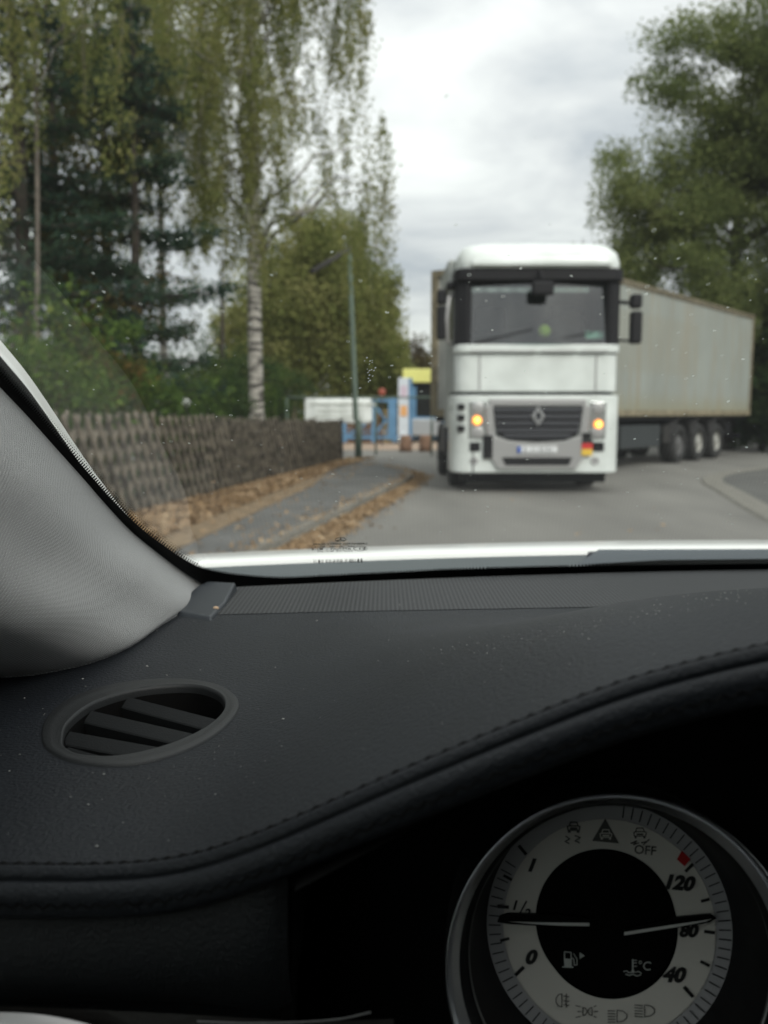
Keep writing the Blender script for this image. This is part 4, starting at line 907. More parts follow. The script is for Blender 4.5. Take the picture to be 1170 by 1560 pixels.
# wedge cap at the pillar foot
q = [dpt(255, 936), dpt(300, 905), dpt(316, 897), dpt(362, 899), dpt(345, 922), dpt(322, 946), dpt(300, 942)]
mb = MB(); n = len(q); top = [p + Vector((0, 0, .010 if i in (1, 2) else .008 if i in (0,) else .006)) for i, p in enumerate(q)]; cen = sum(q, Vector()) / n
top = [cen + (p - cen) * .93 + Vector((0, 0, 0)) for p in top]; top = [Vector((a.x, a.y, b.z + (.008 if i in (1, 2, 3) else .003))) for i, (a, b) in enumerate(zip(top, q))]
mb.add(q + top, [tuple(range(n, 2 * n))] + [(i, (i + 1) % n, n + (i + 1) % n, n + i) for i in range(n)]); cb(mb, 'corner_cap', M_cap, None, True, bevel=.002)
# crumb beside the cap
p = dpt(329, 932, .003); o = MB().ball((0, 0, 0), (.0025, .002, .0016), 8, 6).build('crumb', mat('crumb_tan', (.42, .30, .2), .8)); o.location = p
tag(o, 'tiny tan crumb lying on the black mesh strip beside the pillar foot', 'crumb')
# ---- pillar trim
ep = [(318, 892), (313, 887), (277, 863), (238, 833), (200, 801), (162, 760), (128, 720), (85, 671), (43, 623), (0, 577), (-45, 528), (-100, 466), (-200, 352), (-330, 200)]
E = spline([gpt(a, b, .004) for a, b in ep], 60)
fp = [(318, 892), (290, 922), (243, 955), (200, 985), (150, 1007), (100, 1020), (50, 1029), (0, 1033), (-60, 1036), (-140, 1036)]
Fp = spline([E[0]] + [dpt(a, b, .0008) for a, b in fp[1:]], 40)
rows = [[p - Vector((0, 0, .012)) for p in Fp]]; uvs = []
for i, e_ in enumerate(E):
    s = i / (len(E) - 1); r_ = []
    for j, f in enumerate(Fp):
        t = j / (len(Fp) - 1); d = f - Fp[0]
        r_.append(e_ + Vector((d.x * (1 - .1 * s) + .028 * math.sin(t * math.pi) * min(1, s * 5) * .35, d.y * (1 - .15 * s), d.z * (1 - s))))
    rows.append(r_)
mb = MB().grid(rows); nE, nF = len(rows), len(rows[0])
trim = cb(mb, 'pillar_trim', M_cloth)
uvl = trim.data.uv_layers.new(name='UVMap'); ar = np.zeros(nF); ar[1:] = np.cumsum([(rows[20][j + 1] - rows[20][j]).length for j in range(nF - 1)]); ae = np.zeros(nE); ae[1:] = np.cumsum([(rows[i + 1][10] - rows[i][10]).length for i in range(nE - 1)])
for lp_ in trim.data.loops:
    i, j = divmod(lp_.vertex_index, nF); uvl.data[lp_.index].uv = (ar[j] * 1., ae[i] * 1.)
# ---- windscreen
M_ws = glass_mat('windscreen_glass', (.945, .97, .955), .09, film=.006)
xg = np.linspace(-.30, 1.36, 40); rows = []
for t in np.linspace(0, 1, 14): rows.append([Vector((x, yb(x) + .02 - (yb(x) + .02 - .05) * t, glz(x, yb(x) + .02 - (yb(x) + .02 - .05) * t))) for x in xg])
ws = cb(MB().grid(rows), 'windscreen', M_ws)
# black printed border: inner edge traced, small teeth on it
inn = [(-330, 186), (-200, 338), (-100, 452), (0, 566), (43, 612), (85, 659), (128, 709), (170, 757), (213, 800), (251, 829), (282, 850), (315, 865), (367, 874), (431, 878), (500, 875), (600, 870), (700, 865), (850, 861), (1000, 859), (1170, 857), (1400, 858)]
outr = [(-360, 215), (-230, 372), (-130, 490), (-20, 600), (22, 644), (62, 690), (100, 735), (140, 780), (180, 825), (215, 858), (250, 880), (290, 900), (340, 910), (420, 915), (500, 908), (600, 902), (700, 898), (850, 893), (1000, 890), (1170, 886), (1400, 886)]
pin = spline([(a, b, 0) for a, b in inn], 420); pou = spline([(a, b, 0) for a, b in outr], 420)
A = [gpt(p.x, p.y, .0015) for p in pin]; B = [gpt(p.x, p.y, .0015) if p.x < 250 else gpt(p.x, min(p.y, 905), .0015) for p in pou]
mb = MB().grid([A, B], False)
k = 0; s_acc = 0
fine = spline([(a, b, 0) for a, b in inn[2:-1]], 1400)
for i in range(1, len(fine)):
    s_acc += (fine[i] - fine[i - 1]).length
    if s_acc > 3.6:
        s_acc = 0; c = fine[i]; d = (fine[i] - fine[i - 1]).normalized(); nn = Vector((d.y, -d.x, 0)); L_ = 9 if c.x < 300 else 4.5
        if nn.y > 0 and c.x > 350: nn = -nn
        if c.x <= 350 and nn.x < 0: nn = -nn
        mb.add([gpt(*(c - d * 1.3).xy, .0015), gpt(*(c + d * 1.3).xy, .0015), gpt(*(c + nn * L_ * .55 + d * .9).xy, .0015), gpt(*(c + nn * L_ * .55 - d * .9).xy, .0015)], [(0, 1, 2, 3)])
        if c.x < 300:
            for f_ in (.8, 1.15):
                q = c + nn * L_ * f_ + d * 1.8 * (f_ > 1); r_ = 1.0 if f_ < 1 else .7; mb.add([gpt(*(q + Vector((r_ * math.cos(a_), r_ * math.sin(a_), 0))).xy, .0015) for a_ in (0, 1.57, 3.14, 4.71)], [(0, 1, 2, 3)])
cb(mb, 'frit_border', M_frit, ws)
# outer weather strip and white body edge beside the glass
def strip(name, a, b, off, m, parent=None):
    a = spline([gpt(*p, off) for p in a], 60); b = spline([gpt(*p, off) for p in b], 60)
    return cb(MB().grid([b, a, [p.lerp(q, .1) + GN * .004 for p, q in zip(a, b)]]), name, m, parent)
r_e = [(-330, 118), (-200, 280), (-100, 404), (0, 526), (43, 577), (85, 637), (128, 693), (171, 748), (215, 795), (262, 832), (296, 852)]
l_e = [(-330, 150), (-200, 312), (-100, 428), (0, 545), (43, 596), (85, 655), (120, 706), (160, 760), (200, 808), (245, 850), (285, 872)]
ll_e = [(-330, 220), (-200, 370), (-100, 480), (0, 590), (43, 640), (85, 690), (115, 730), (150, 775), (190, 820), (235, 862), (275, 885)]
_b = spline([gpt(*p, -.0008) for p in l_e], 60); cb(MB().grid([_b, [p + GN * .0085 + Vector((-.0012, 0, 0)) for p in _b], [p + GN * .0095 + Vector((-.012, 0, 0)) for p in _b]], True), 'body_edge', M_body); strip('weather_strip', l_e, ll_e, -.0005, mat('grey_rubber', (.055, .058, .058), .6))
# printed maker's mark and barcode on the glass
def font_mesh(txt, bold=0.):
    cu = bpy.data.curves.new('t', 'FONT'); cu.body = txt; cu.align_x = 'CENTER'; cu.align_y = 'CENTER'; cu.offset = bold; cu.resolution_u = 3
    o = bpy.data.objects.new('t', cu); me = bpy.data.meshes.new_from_object(o); vs = [Vector(v.co) for v in me.vertices]; fs = [tuple(p.vertices) for p in me.polygons]
    bpy.data.objects.remove(o); bpy.data.meshes.remove(me); bpy.data.curves.remove(cu); return vs, fs
M_pk = mat('print_black', (.01, .012, .012), .6)
mb = MB(); P_ = lambda x, y: gpt(x, y, .0012)
def pxtext(txt, cx_, cy_, w_, h_, mirror=True, bold=.015, slope=-.012):
    vs, fs = font_mesh(txt, bold); mnx = min(v.x for v in vs); mxx = max(v.x for v in vs); mny = min(v.y for v in vs); mxy = max(v.y for v in vs); o_ = []
    for v in vs:
        a = (v.x - (mnx + mxx) / 2) / (mxx - mnx) * w_ * (-1 if mirror else 1); b = (v.y - (mny + mxy) / 2) / (mxy - mny) * h_; o_.append(P_(cx_ + a, cy_ - b + slope * a))
    mb.add(o_, fs)
def pxline(pts, w_):
    for (x0, y0), (x1, y1) in zip(pts[:-1], pts[1:]):
        d = Vector((x1 - x0, y1 - y0, 0)).normalized(); n_ = Vector((-d.y, d.x, 0)) * w_ / 2
        mb.add([P_(x0 - n_.x, y0 - n_.y), P_(x1 - n_.x, y1 - n_.y), P_(x1 + n_.x, y1 + n_.y), P_(x0 + n_.x, y0 + n_.y)], [(0, 1, 2, 3)])
el = lambda cx_, cy_, a, b, n_=20: [(cx_ + a * math.cos(2 * math.pi * k / n_), cy_ + b * math.sin(2 * math.pi * k / n_)) for k in range(n_ + 1)]
pxline(el(519, 820, 8.2, 3.0), .8)
for q in ((519, 817), (513, 822), (525, 822)): pxline([(519, 820), q], 1.2)
cb(mb, 'maker_emblem', M_pk, ws); mb = MB()
pxtext('LAMINATED SAFETY GLASS', 518, 826.6, 82, 2.8, bold=.03); pxtext('43R - 001582   M218', 510, 831, 62, 2.2); pxtext('AT5TOO  -  M218', 505, 834.5, 60, 3.2, bold=.02); pxtext('DOT 218  M12  AS2  . .', 506, 838, 62, 1.6)
pxline(el(549, 834, 10.5, 3.1), .7); pxtext('E1', 552, 834, 9, 3, bold=.03)
cb(mb, 'glass_text', M_pk, ws); mb = MB()
random.seed(4); x = 478.5
while x < 553:
    w_ = random.choice((.8, .8, 1.2, 2.6)); pxline([(x, 851 - (x - 478) * .022), (x, 856.5 - (x - 478) * .022)], w_); x += w_ + random.choice((1.2, 1.2, 2.2, 4))
cb(mb, 'barcode', M_pk, ws)
# dust and dried drops on the outside of the glass
M_dust = bpy.data.materials.new('dust'); M_dust.use_nodes = True; t_ = M_dust.node_tree; n_ = t_.nodes; l_ = t_.links; n_.clear(); o_ = n_.new('ShaderNodeOutputMaterial'); d_ = n_.new('ShaderNodeBsdfDiffuse'); tr_ = n_.new('ShaderNodeBsdfTranslucent'); tp_ = n_.new('ShaderNodeBsdfTransparent'); m1_ = n_.new('ShaderNodeMixShader'); m2_ = n_.new('ShaderNodeMixShader')
d_.inputs[0].default_value = (.8, .84, .8, 1); tr_.inputs[0].default_value = (.75, .8, .75, 1); m1_.inputs[0].default_value = .5; l_.new(d_.outputs[0], m1_.inputs[1]); l_.new(tr_.outputs[0], m1_.inputs[2]); m2_.inputs[0].default_value = .4; l_.new(m1_.outputs[0], m2_.inputs[1]); l_.new(tp_.outputs[0], m2_.inputs[2]); l_.new(m2_.outputs[0], o_.inputs[0])
mb = MB(); random.seed(12); U = Vector((1, 0, 0)); W = Vector((0, -2.1, 1)).normalized()
def speck(c, r_, el_=1., ang=0.):
    n_ = 6; vs = [c]; a0 = random.random() * 6
    for k in range(n_):
        a = a0 + 2 * math.pi * k / n_; q = r_ * random.uniform(.6, 1.2); X = q * math.cos(a) * el_; Y = q * math.sin(a); vs.append(c + U * (X * math.cos(ang) - Y * math.sin(ang)) + W * (X * math.sin(ang) + Y * math.cos(ang)))
    mb.add(vs, [(0, 1 + k, 1 + (k + 1) % n_) for k in range(n_)])
def ring(c, r_):
    n_ = 8; vs = []
    for k in range(n_):
        a = 2 * math.pi * k / n_; e1 = Vector((0, 0, 0)) + U * math.cos(a) + W * math.sin(a) * 1.3; vs += [c + e1 * r_, c + e1 * r_ * .72]
    mb.add(vs, [(2 * k, 2 * ((k + 1) % n_), 2 * ((k + 1) % n_) + 1, 2 * k + 1) for k in range(n_)])
for k in range(520):
    t = random.random(); py = 830 - 800 * t ** 1.5 if random.random() < .8 else random.uniform(0, 800); px = random.uniform(-60, 1230)
    if py < 350 and random.random() < .55: continue
    if random.random() > .55 + .45 * (noise.noise(Vector((px * .004, py * .004, 5))) > -.05): continue
    c = gpt(px, py) + GN * .0012; s_ = math.exp(random.gauss(-.35, .5)) * (.6 if py < 350 else 1); r_ = s_ * .00056 * (c - EYE).length / .5
    speck(c, min(r_, .0011), random.uniform(1, 1.9), random.uniform(0, 3))
for k in range(70):
    px = random.uniform(0, 1170); py = random.uniform(320, 780); ring(gpt(px, py) + GN * .0012, random.uniform(.0006, .0010))
for cx_, cy_ in ((562, 556), (563, 575)):
    for k in range(9): speck(gpt(cx_ + random.gauss(0, 4), cy_ + random.gauss(0, 7)) + GN * .0012, random.uniform(.0003, .0006), 1.6, 1.2)
for cx_, cy_ in ((680, 151), (695, 347), (407 + 190, 560)): speck(gpt(cx_, cy_) + GN * .0012, .0008, 1.5, .8)
o = cb(mb, 'dust_specks', M_dust, ws); o['kind'] = 'stuff'
# dust on the dashboard
mb = MB(); M_dd = mat('pale_dust', (.42, .42, .40), .9)
for k in range(650):
    px = random.uniform(0, 1170); py = random.uniform(905, 1310)
    if random.random() < .35: px = random.gauss(215, 80); py = random.gauss(1105, 45)
    if random.random() < .3: px = random.uniform(640, 1170); py = 965 - (px - 830) * .2 + random.gauss(0, 8)
    yst = np.interp(px, [a for a, b in stp], [b for a, b in stp])
    if py > yst - 6 or py < 900: continue
    p = dpt(px, py, .0004)
    if inside(p.x, p.y, VI, 1.02) or (px < 320 and py < 1040 - max(0, px - 60) * .45): continue
    r_ = math.exp(random.gauss(0, .45)) * .00016 * (p - EYE).length / .45
    mb.ball(p, (r_ * random.uniform(.8, 1.8), r_, r_ * .6), 5, 3)
o = cb(mb, 'dashboard_dust', M_dd, dash); o['kind'] = 'stuff'
# ---- bonnet, cowl
rows = []
for y, dz in ((.972, -.035), (.975, -.004), (.982, 0), (1.05, -.0062), (1.12, -.0135), (1.25, -.0345), (1.4, -.068), (1.55, -.108), (1.7, -.15), (1.9, -.21), (2.05, -.265), (2.12, -.32), (2.15, -.44)):
    rows.append([Vector((x, y + (.10 - .045 * ((x - .55) / .8) ** 2), 1.028 - .0126 * ((x - .55) / .8) ** 2 - (.08 * max(0, abs(x - .55) - .84) / .05) + dz)) for x in np.linspace(-.32, 1.42, 60)])
cb(MB().grid(rows), 'bonnet', M_body)
rows = []
for t in np.linspace(0, 1, 6): rows.append([Vector((x, (yb(x) + .004) * (1 - t) + (.966 + .10 - .045 * ((x - .55) / .8) ** 2) * t, 1.014 + .0075 * t - .018 * (math.sin(t * math.pi)) * .6 - .0126 * t * ((x - .55) / .8) ** 2)) for x in np.linspace(-.28, 1.38, 50)])
cb(MB().grid(rows), 'cowl_panel', M_cowl)
c = at_z(905, 846, 1.020); cb(MB().lathe([(0, .004), (.007, .004), (.009, 0), (.009, -.004)], 16, Matrix.Translation(c)), 'washer_jet', M_cap)
a = at_z(890, 862, 1.019); b = at_z(905, 838, 1.024)
cb(MB().add([at_z(880, 860, 1.021), at_z(897, 848, 1.022), at_z(912, 837, 1.026), at_z(1300, 836, 1.026), at_z(1300, 850, 1.0225), at_z(1010, 853, 1.022)], [(0, 1, 2, 3, 4, 5)]), 'wiper_cover', mat('wiper_grey', (.085, .10, .112), .6, spec=.2))
# ---- rest of the body shell
M_head = mat('headliner', (.10, .10, .10), .95); M_door = mat('door_card', (.03, .03, .032), .7); M_tg = glass_mat('door_glass', (.80, .86, .83), .06); M_pg = glass_mat('dimming_glass', (.10, .11, .11), .06)  # unseen rear panes darkened to keep light off the gauge dial
rows = []
for y, z in ((.05, 1.395), (-.2, 1.44), (-.7, 1.465), (-1.3, 1.45), (-1.9, 1.37)): rows.append([Vector((.55 + s * (.66 + (0 if abs(s) < 1 else 0)), y, z - .05 * abs(s) ** 3)) for s in np.linspace(-1, 1, 17)])
cb(MB().grid(rows), 'roof', M_body); cb(MB().grid([[p - Vector((0, 0, .03)) for p in r_] for r_ in rows]), 'headliner', M_head)
for s in (-1, 1):
    sh = .55 + s * .86; sx_ = lambda v: .55 + s * v
    x0, x1 = sorted((sx_(.80), sx_(.90)))
    dr = cbox('front_door', x0, x1, -.55, .55, .30, .96, M_body, .03); cb(MB().box(*sorted((sx_(.755), sx_(.797))), -.54, .5, .35, .95), 'door_card', M_door, dr)
    cb(MB().add([Vector((sx_(.84), .42, .97)), Vector((sx_(.84), -.52, .97)), Vector((sx_(.70), -.52, 1.38)), Vector((sx_(.70), .10, 1.36))], [(0, 1, 2, 3)]), 'door_window', M_tg, dr)
    dr = cbox('rear_door', x0, x1, -1.35, -.56, .30, .96, M_body, .03); cb(MB().add([Vector((sx_(.84), -.58, .97)), Vector((sx_(.84), -1.5, .97)), Vector((sx_(.70), -1.4, 1.36)), Vector((sx_(.70), -.58, 1.38))], [(0, 1, 2, 3)]), 'door_window', M_pg, dr)
    cb(MB().bar((sx_(.85), -.55, .95), (sx_(.69), -.55, 1.42), .08, .03, (0, 1, 0)), 'door_pillar', M_body)
    cb(MB().bar((sx_(.845), .5, .98), (sx_(.695), .02, 1.385), .035, .05), 'windscreen_pillar', M_body)
    cb(MB().bar((sx_(.84), -1.75, .95), (sx_(.66), -1.45, 1.42), .06, .2, (0, 1, 0)), 'rear_pillar', M_body)
    fw_ = cbox('wing', x0, x1, .56, 2.05, .38, .86, M_body, .05); cbox('rear_wing', x0, x1, -2.75, -1.36, .38, .95, M_body, .05)
    for y in (1.25, -1.75):
        Mx = Matrix.Translation((sx_(.80), y, .32)) @ Matrix.Rotation(R(90 * s), 4, 'Y')
        wl = cb(MB().lathe([(.2, -.11), (.3, -.11), (.32, -.08), (.32, .08), (.3, .11), (.2, .11)], 32, Mx), 'wheel', M_tyre); cb(MB().lathe([(.21, .1), (.18, .06), (.05, .09), (0, .1)], 24, Mx), 'rim', M_rim, wl)
cbox('floor_pan', -.28, 1.38, -2.6, 1.9, .22, .30, M_dkm, .02); cbox('front_bumper', -.30, 1.40, 2.06, 2.22, .22, .62, M_body, .05); cbox('rear_bumper', -.30, 1.40, -2.9, -2.74, .25, .7, M_body, .05); cbox('boot', -.25, 1.35, -2.75, -1.9, .6, 1.0, M_body, .06)
cb(MB().add([Vector((-.15, -1.5, 1.38)), Vector((1.25, -1.5, 1.38)), Vector((1.33, -1.98, 1.0)), Vector((-.23, -1.98, 1.0))], [(0, 1, 2, 3)]), 'rear_window', M_pg)
for x in (.22, .90):
    st = cbox('seat', x - .25, x + .25, -.75, -.25, .35, .58, M_lea2, .06); cbox('backrest', x - .25, x + .25, -.95, -.80, .55, 1.12, M_lea2, .06, st); cbox('headrest', x - .12, x + .12, -.98, -.88, 1.15, 1.32, M_lea2, .04, st)
# ---- fuel and temperature gauge
AX = ray(585, 780).normalized(); gc = (927, 1412); GD = .37
G0 = EYE + ray(*gc) * GD
gn = (-AX * .75 - ray(*gc).normalized() * .25).normalized(); gu = (Vector((1, 0, 0)) - gn * gn.x).normalized(); gv = gn.cross(gu)
GM = Matrix((gu, gv, gn)).transposed().to_4x4(); GM.translation = G0
def gp(px, py, hh=0.):
    d = ray(px, py); o_ = G0 + gn * hh; t = (o_ - EYE).dot(gn) / d.dot(gn); p = EYE + d * t - G0; return Vector((p.dot(gu), p.dot(gv), hh))
PX = (gp(1113, 1412).x - gp(740, 1412).x) / 373
RD = 187 * PX; RI = 107 * PX; RS = 161 * PX
ic = gp(922, 1402); 
M_dial = mat('dial_silver', (.62, .60, .55), .5, .0); M_dialr = mat('dial_rim', (.40, .40, .41), .45, .1); M_dblk = mat('dial_black', (.002, .002, .002), .5, spec=.1); M_num = mat('dial_print', (.008, .008, .008), .6); M_icon = mat('dial_icon', (.075, .075, .07), .6); M_wicon = mat('pale_icon', (.42, .44, .42), .6)
def arc(r0, r1, hh, m, name, par, c=Vector((0, 0, 0)), n=96):
    mb = MB(); mb.lathe([(r0, 0), (r1, 0)], n, GM @ Matrix.Translation((c.x, c.y, hh)), smooth=False); return cb(mb, name, m, par)
# housing, cone, bezel
ga = cb(MB().prism([(-.133, -.15), (.50, -.15), (.50, .095), (-.03, .095), (-.085, .06), (-.133, .035)], -.006, -.003, GM), 'instrument_housing', M_black)
M_cone = mat('gauge_cone', (.006, .006, .0065), .45, spec=.2)
hb = .040; rb = 275 * PX * (GD - hb) / GD; bc_ = gp(950, 1488, hb); bc_.z = 0
mb = MB(); rows = []
def ringpts(c, r_, hh, n=96): return [GM @ Vector((c.x + r_ * math.cos(2 * math.pi * k / n), c.y + r_ * math.sin(2 * math.pi * k / n), hh)) for k in range(n + 1)]
Z = Vector((0, 0, 0))
cb(MB().grid([ringpts(Z, RD * 1.003, -.0005), ringpts(Z, RD * 1.01, .0015), ringpts(Z.lerp(bc_, .35), RD * 1.08, .012), ringpts(Z.lerp(bc_, .7), rb * .87, .027), ringpts(bc_, rb * .918, hb - .0085)]), 'gauge_cone', M_cone, ga)
M_chrome = mat('satin_chrome', (.62, .63, .66), .28, 1.0)
cb(MB().grid([ringpts(bc_, rb * .915, hb - .0085), ringpts(bc_, rb * .922, hb - .0078), ringpts(bc_, rb * .955, hb - .0035), ringpts(bc_, rb * .985, hb - .0002), ringpts(bc_, rb * .996, hb), ringpts(bc_, rb, hb - .0012), ringpts(bc_, rb * 1.0, hb - .012), ringpts(bc_, rb * .98, -.003)]), 'bezel', M_chrome, ga)
cb(MB().grid([ringpts(Z.lerp(bc_, .62), rb * .865, .026), ringpts(Z.lerp(bc_, .62), rb * .868, .0275), ringpts(Z.lerp(bc_, .62), rb * .874, .0275)]), 'inner_ring', mat('dull_chrome', (.2, .2, .2), .35, .9), ga)
arc(RS, RD, .0, M_dialr, 'dial_rim', ga); arc(RI * .98, RS, .0004, M_dial, 'dial_face', ga); arc(0, RI, .0007, M_dblk, 'dial_centre', ga, ic)
arc(RS * .997, RS * 1.004, .0008, mat('rim_line', (.62, .6, .55), .3, .5), 'rim_line', ga)
class GB(MB):
    H = .0011
    def line(s, pts, w_, H=None):
        H = H or s.H
        for (x0, y0), (x1, y1) in zip(pts[:-1], pts[1:]):
            d = Vector((x1 - x0, y1 - y0)); d.normalize(); n_ = Vector((-d.y, d.x)) * w_ / 2; e_ = d * w_ * .25
            s.add([GM @ gp(x0 - n_.x - e_.x, y0 - n_.y - e_.y, H), GM @ gp(x1 - n_.x + e_.x, y1 - n_.y + e_.y, H), GM @ gp(x1 + n_.x + e_.x, y1 + n_.y + e_.y, H), GM @ gp(x0 + n_.x - e_.x, y0 + n_.y - e_.y, H)], [(3, 2, 1, 0)])
        return s
    def poly(s, pts, H=None): return s.add([GM @ gp(x, y, H or s.H) for x, y in pts], [tuple(range(len(pts)))])
    def text(s, txt, cx_, cy_, hpx, rot=0, shear=.2, bold=.02, wsc=1.):
        vs, fs = font_mesh(txt, bold); hh = max(v.y for v in vs) - min(v.y for v in vs); mx_ = (max(v.x for v in vs) + min(v.x for v in vs)) / 2; my = (max(v.y for v in vs) + min(v.y for v in vs)) / 2; k = hpx / hh; o_ = []
        for v in vs:
            x = (v.x - mx_ + (v.y - my) * shear) * k * wsc; y = (v.y - my) * k; a = R(rot); o_.append(GM @ gp(cx_ + x * math.cos(a) + y * math.sin(a), cy_ + x * math.sin(a) - y * math.cos(a), s.H))
        return s.add(o_, fs)
for txt, x, y, hh, rot in (('1', 811, 1318, 21, 8), ('0', 810, 1458, 24, 6), ('120', 1038, 1345, 24, 5), ('80', 1050, 1418, 21, 2), ('40', 1028, 1485, 25, 3)):
    cb(GB().text(txt, x, y, hh, rot, .22, .06, 1.05), 'dial_number', M_num, ga)
g_ = GB(); g_.text('1', 785, 1379, 15, 5, .2, .04); g_.line([(789, 1397), (802, 1373)], 2.4); g_.text('2', 804, 1391, 14, 5, .2, .04); cb(g_, 'dial_number', M_num, ga)
g_ = GB()
for a, b, w_ in (((791, 1289), (801, 1301), 5), ((768, 1334), (779, 1340), 4.5), ((759, 1381), (774, 1382), 5.5), ((763, 1433), (775, 1430), 4.5), ((786, 1485), (797, 1474), 5.5), ((1045, 1327), (1055, 1317), 5), ((1069, 1373), (1080, 1370), 4.5), ((1074, 1419), (1088, 1421), 5), ((1068, 1465), (1080, 1471), 4.5), ((1043, 1504), (1055, 1518), 5.5)): g_.line([a, b], w_)
for k in range(200):
    a = R(k * 4.5)
    if k * 4.5 >= 360: break
    deg = k * 4.5                       # clockwise from the top
    if deg > 302 or deg < 5: continue
    sn, cs_ = math.sin(a), -math.cos(a); q0 = Vector((sn * RD * .985, -cs_ * RD * .985, .0009)); q1 = Vector((sn * RS * 1.03, -cs_ * RS * 1.03, .0009)); t_ = Vector((-q0.y, q0.x, 0)).normalized() * PX * .9
    g_.add([GM @ (q0 - t_), GM @ (q0 + t_), GM @ (q1 + t_), GM @ (q1 - t_)], [(0, 1, 2, 3)])
cb(g_, 'scale_marks', M_num, ga)
cb(GB().poly([(1039, 1296), (1052, 1309), (1043, 1320), (1031, 1309)]), 'red_mark', mat('dial_red', (.42, .012, .012), .5), ga)
# needles
def needle(pts, hi):
    g_ = GB(); a = [gp(x, y, .005) for x, y in pts]; b = [Vector((p.x, p.y, .0035)) for p in a]; n = len(a); g_.add([GM @ p for p in a + b], [tuple(range(n))] + [(i, n + i, n + (i + 1) % n, (i + 1) % n) for i in range(n)])
    nd = cb(g_, 'needle', M_dblk, ga); g_ = GB(); g_.poly(hi, .0056); cb(g_, 'needle_tip', mat('needle_white', (.55, .55, .53), .5) if 'needle_white' not in bpy.data.materials else bpy.data.materials['needle_white'], nd)
needle([(758, 1405), (762, 1396), (775, 1392), (850, 1394), (900, 1400), (900, 1412), (850, 1412), (775, 1408)], [(774, 1404), (815, 1405), (898, 1406), (898, 1411), (850, 1410), (815, 1408)])
needle([(1092, 1399), (1084, 1393), (1070, 1394), (1028, 1398), (952, 1416), (953, 1426), (1030, 1414), (1080, 1406)], [(1086, 1400), (1030, 1408), (951, 1420), (951, 1425), (1030, 1412.5), (1070, 1405)])
# symbols
def carsym(g_, x, y, s, w_=1.3, legs=True):
    g_.line([(x - 9 * s, y + 3 * s), (x - 10 * s, y - 3 * s), (x - 7 * s, y - 4 * s), (x - 5 * s, y - 10 * s), (x + 5 * s, y - 10 * s), (x + 7 * s, y - 4 * s), (x + 10 * s, y - 3 * s), (x + 9 * s, y + 3 * s), (x - 9 * s, y + 3 * s)], w_); g_.line([(x - 7 * s, y - 4 * s), (x + 7 * s, y - 4 * s)], w_)
    for q in (-7, 7): g_.line([(x + q * s, y + 3 * s), (x + q * s, y + 6 * s)], w_ * 2); 
    g_.line([(x - 5 * s, y), (x + 5 * s, y)], w_ * 1.6)
g_ = GB(); carsym(g_, 874, 1262, .95, 2.2); g_.line([(862, 1274), (868, 1278), (861, 1282), (867, 1285)], 2); g_.line([(876, 1273), (884, 1276), (876, 1281), (883, 1284)], 2); cb(g_, 'warning_symbol', M_icon, ga)
g_ = GB(); g_.poly([(922, 1247), (943, 1285), (902, 1281)]); s_ = cb(g_, 'warning_symbol', M_icon, ga); g_ = GB(); g_.H = .0014; carsym(g_, 923, 1273, .9, 1.4); cb(g_, 'warning_symbol', M_dial, ga)
g_ = GB(); carsym(g_, 975, 1271, .95, 1.3); g_.line([(961, 1285), (970, 1281), (965, 1287), (973, 1284)], 1.7); g_.line([(977, 1284), (985, 1282), (980, 1287), (989, 1279)], 1.7); g_.text('OFF', 983, 1295, 14, 5, 0, .012); cb(g_, 'warning_symbol', M_icon, ga)
def dshape(cx_, cy_, w_, h_, s): return [(cx_, cy_ - h_), (cx_ + s * w_ * .6, cy_ - h_ * .85), (cx_ + s * w_, cy_ - h_ * .3), (cx_ + s * w_, cy_ + h_ * .3), (cx_ + s * w_ * .6, cy_ + h_ * .85), (cx_, cy_ + h_), (cx_, cy_ - h_)]
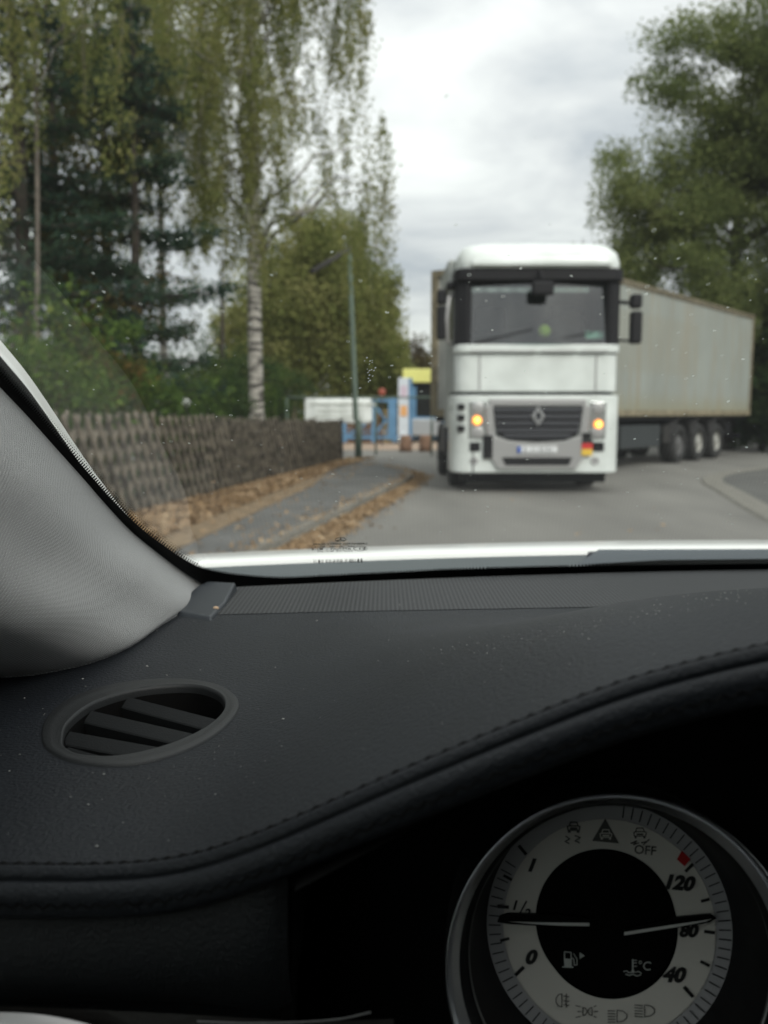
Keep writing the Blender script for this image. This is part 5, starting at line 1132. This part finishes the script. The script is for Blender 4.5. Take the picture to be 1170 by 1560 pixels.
g_ = GB(); g_.line(dshape(856, 1524, 9, 10, -1), 1.3); [g_.line([(859, y), (862, y - 1), (865, y + 1), (867, y)], 1.4) for y in (1518, 1525, 1531)]; g_.line([(863, 1514), (862, 1524), (863, 1535)], 1.6); cb(g_, 'lamp_symbol', M_icon, ga)
g_ = GB(); g_.line(dshape(888, 1541, 6, 6, 1), 1.3); g_.line(dshape(902, 1541, 6, 6, -1), 1.3); [g_.line([(880 - abs(d) * .3, 1541 + d), (885, 1541 + d * .8)], 1.3) for d in (-9, 0, 9)]; [g_.line([(905, 1541 + d * .8), (911 - abs(d) * .3, 1541 + d)], 1.3) for d in (-9, 0, 9)]; cb(g_, 'lamp_symbol', M_icon, ga)
g_ = GB(); g_.line(dshape(940, 1548, 15, 9, 1), 1.4); [g_.line([(926, 1540 + 4.3 * k), (937, 1540 + 4.3 * k)], 1.4) for k in range(5)]; cb(g_, 'lamp_symbol', M_icon, ga)
g_ = GB(); g_.line(dshape(982, 1540, 15, 9, 1), 1.4); [g_.line([(967, 1531 + 4.3 * k), (979, 1532 + 4.3 * k)], 1.4) for k in range(5)]; cb(g_, 'lamp_symbol', M_icon, ga)
g_ = GB(); g_.H = .0013; g_.poly([(860, 1472), (859, 1460), (871, 1461), (871, 1473)]); g_.line([(860, 1461), (860, 1450), (870, 1451), (870, 1462)], 1.5); g_.line([(857, 1473), (873, 1473.5)], 1.8); g_.line([(871, 1459), (874, 1461), (875, 1470), (879, 1470), (879, 1461), (874, 1453)], 1.3); g_.poly([(883, 1451), (891, 1456), (883, 1461)]); cb(g_, 'fuel_symbol', M_wicon, ga)
g_ = GB(); g_.H = .0013; g_.line([(964, 1462), (964, 1480)], 2.2); [g_.line([(965, y), (970, y)], 1.2) for y in (1463, 1467, 1472)]; g_.line([(950, 1480), (955, 1479), (958, 1482), (962, 1481)], 1.4); g_.line([(968, 1481), (973, 1480), (977, 1483)], 1.4); g_.line([(953, 1484), (959, 1486), (964, 1484), (970, 1487), (976, 1485)], 1.4); g_.poly([(962, 1478), (966, 1478), (967, 1482), (962, 1482)]); g_.text('\u00b0C', 982, 1471, 14, 4, 0, .0); cb(g_, 'coolant_symbol', M_wicon, ga)
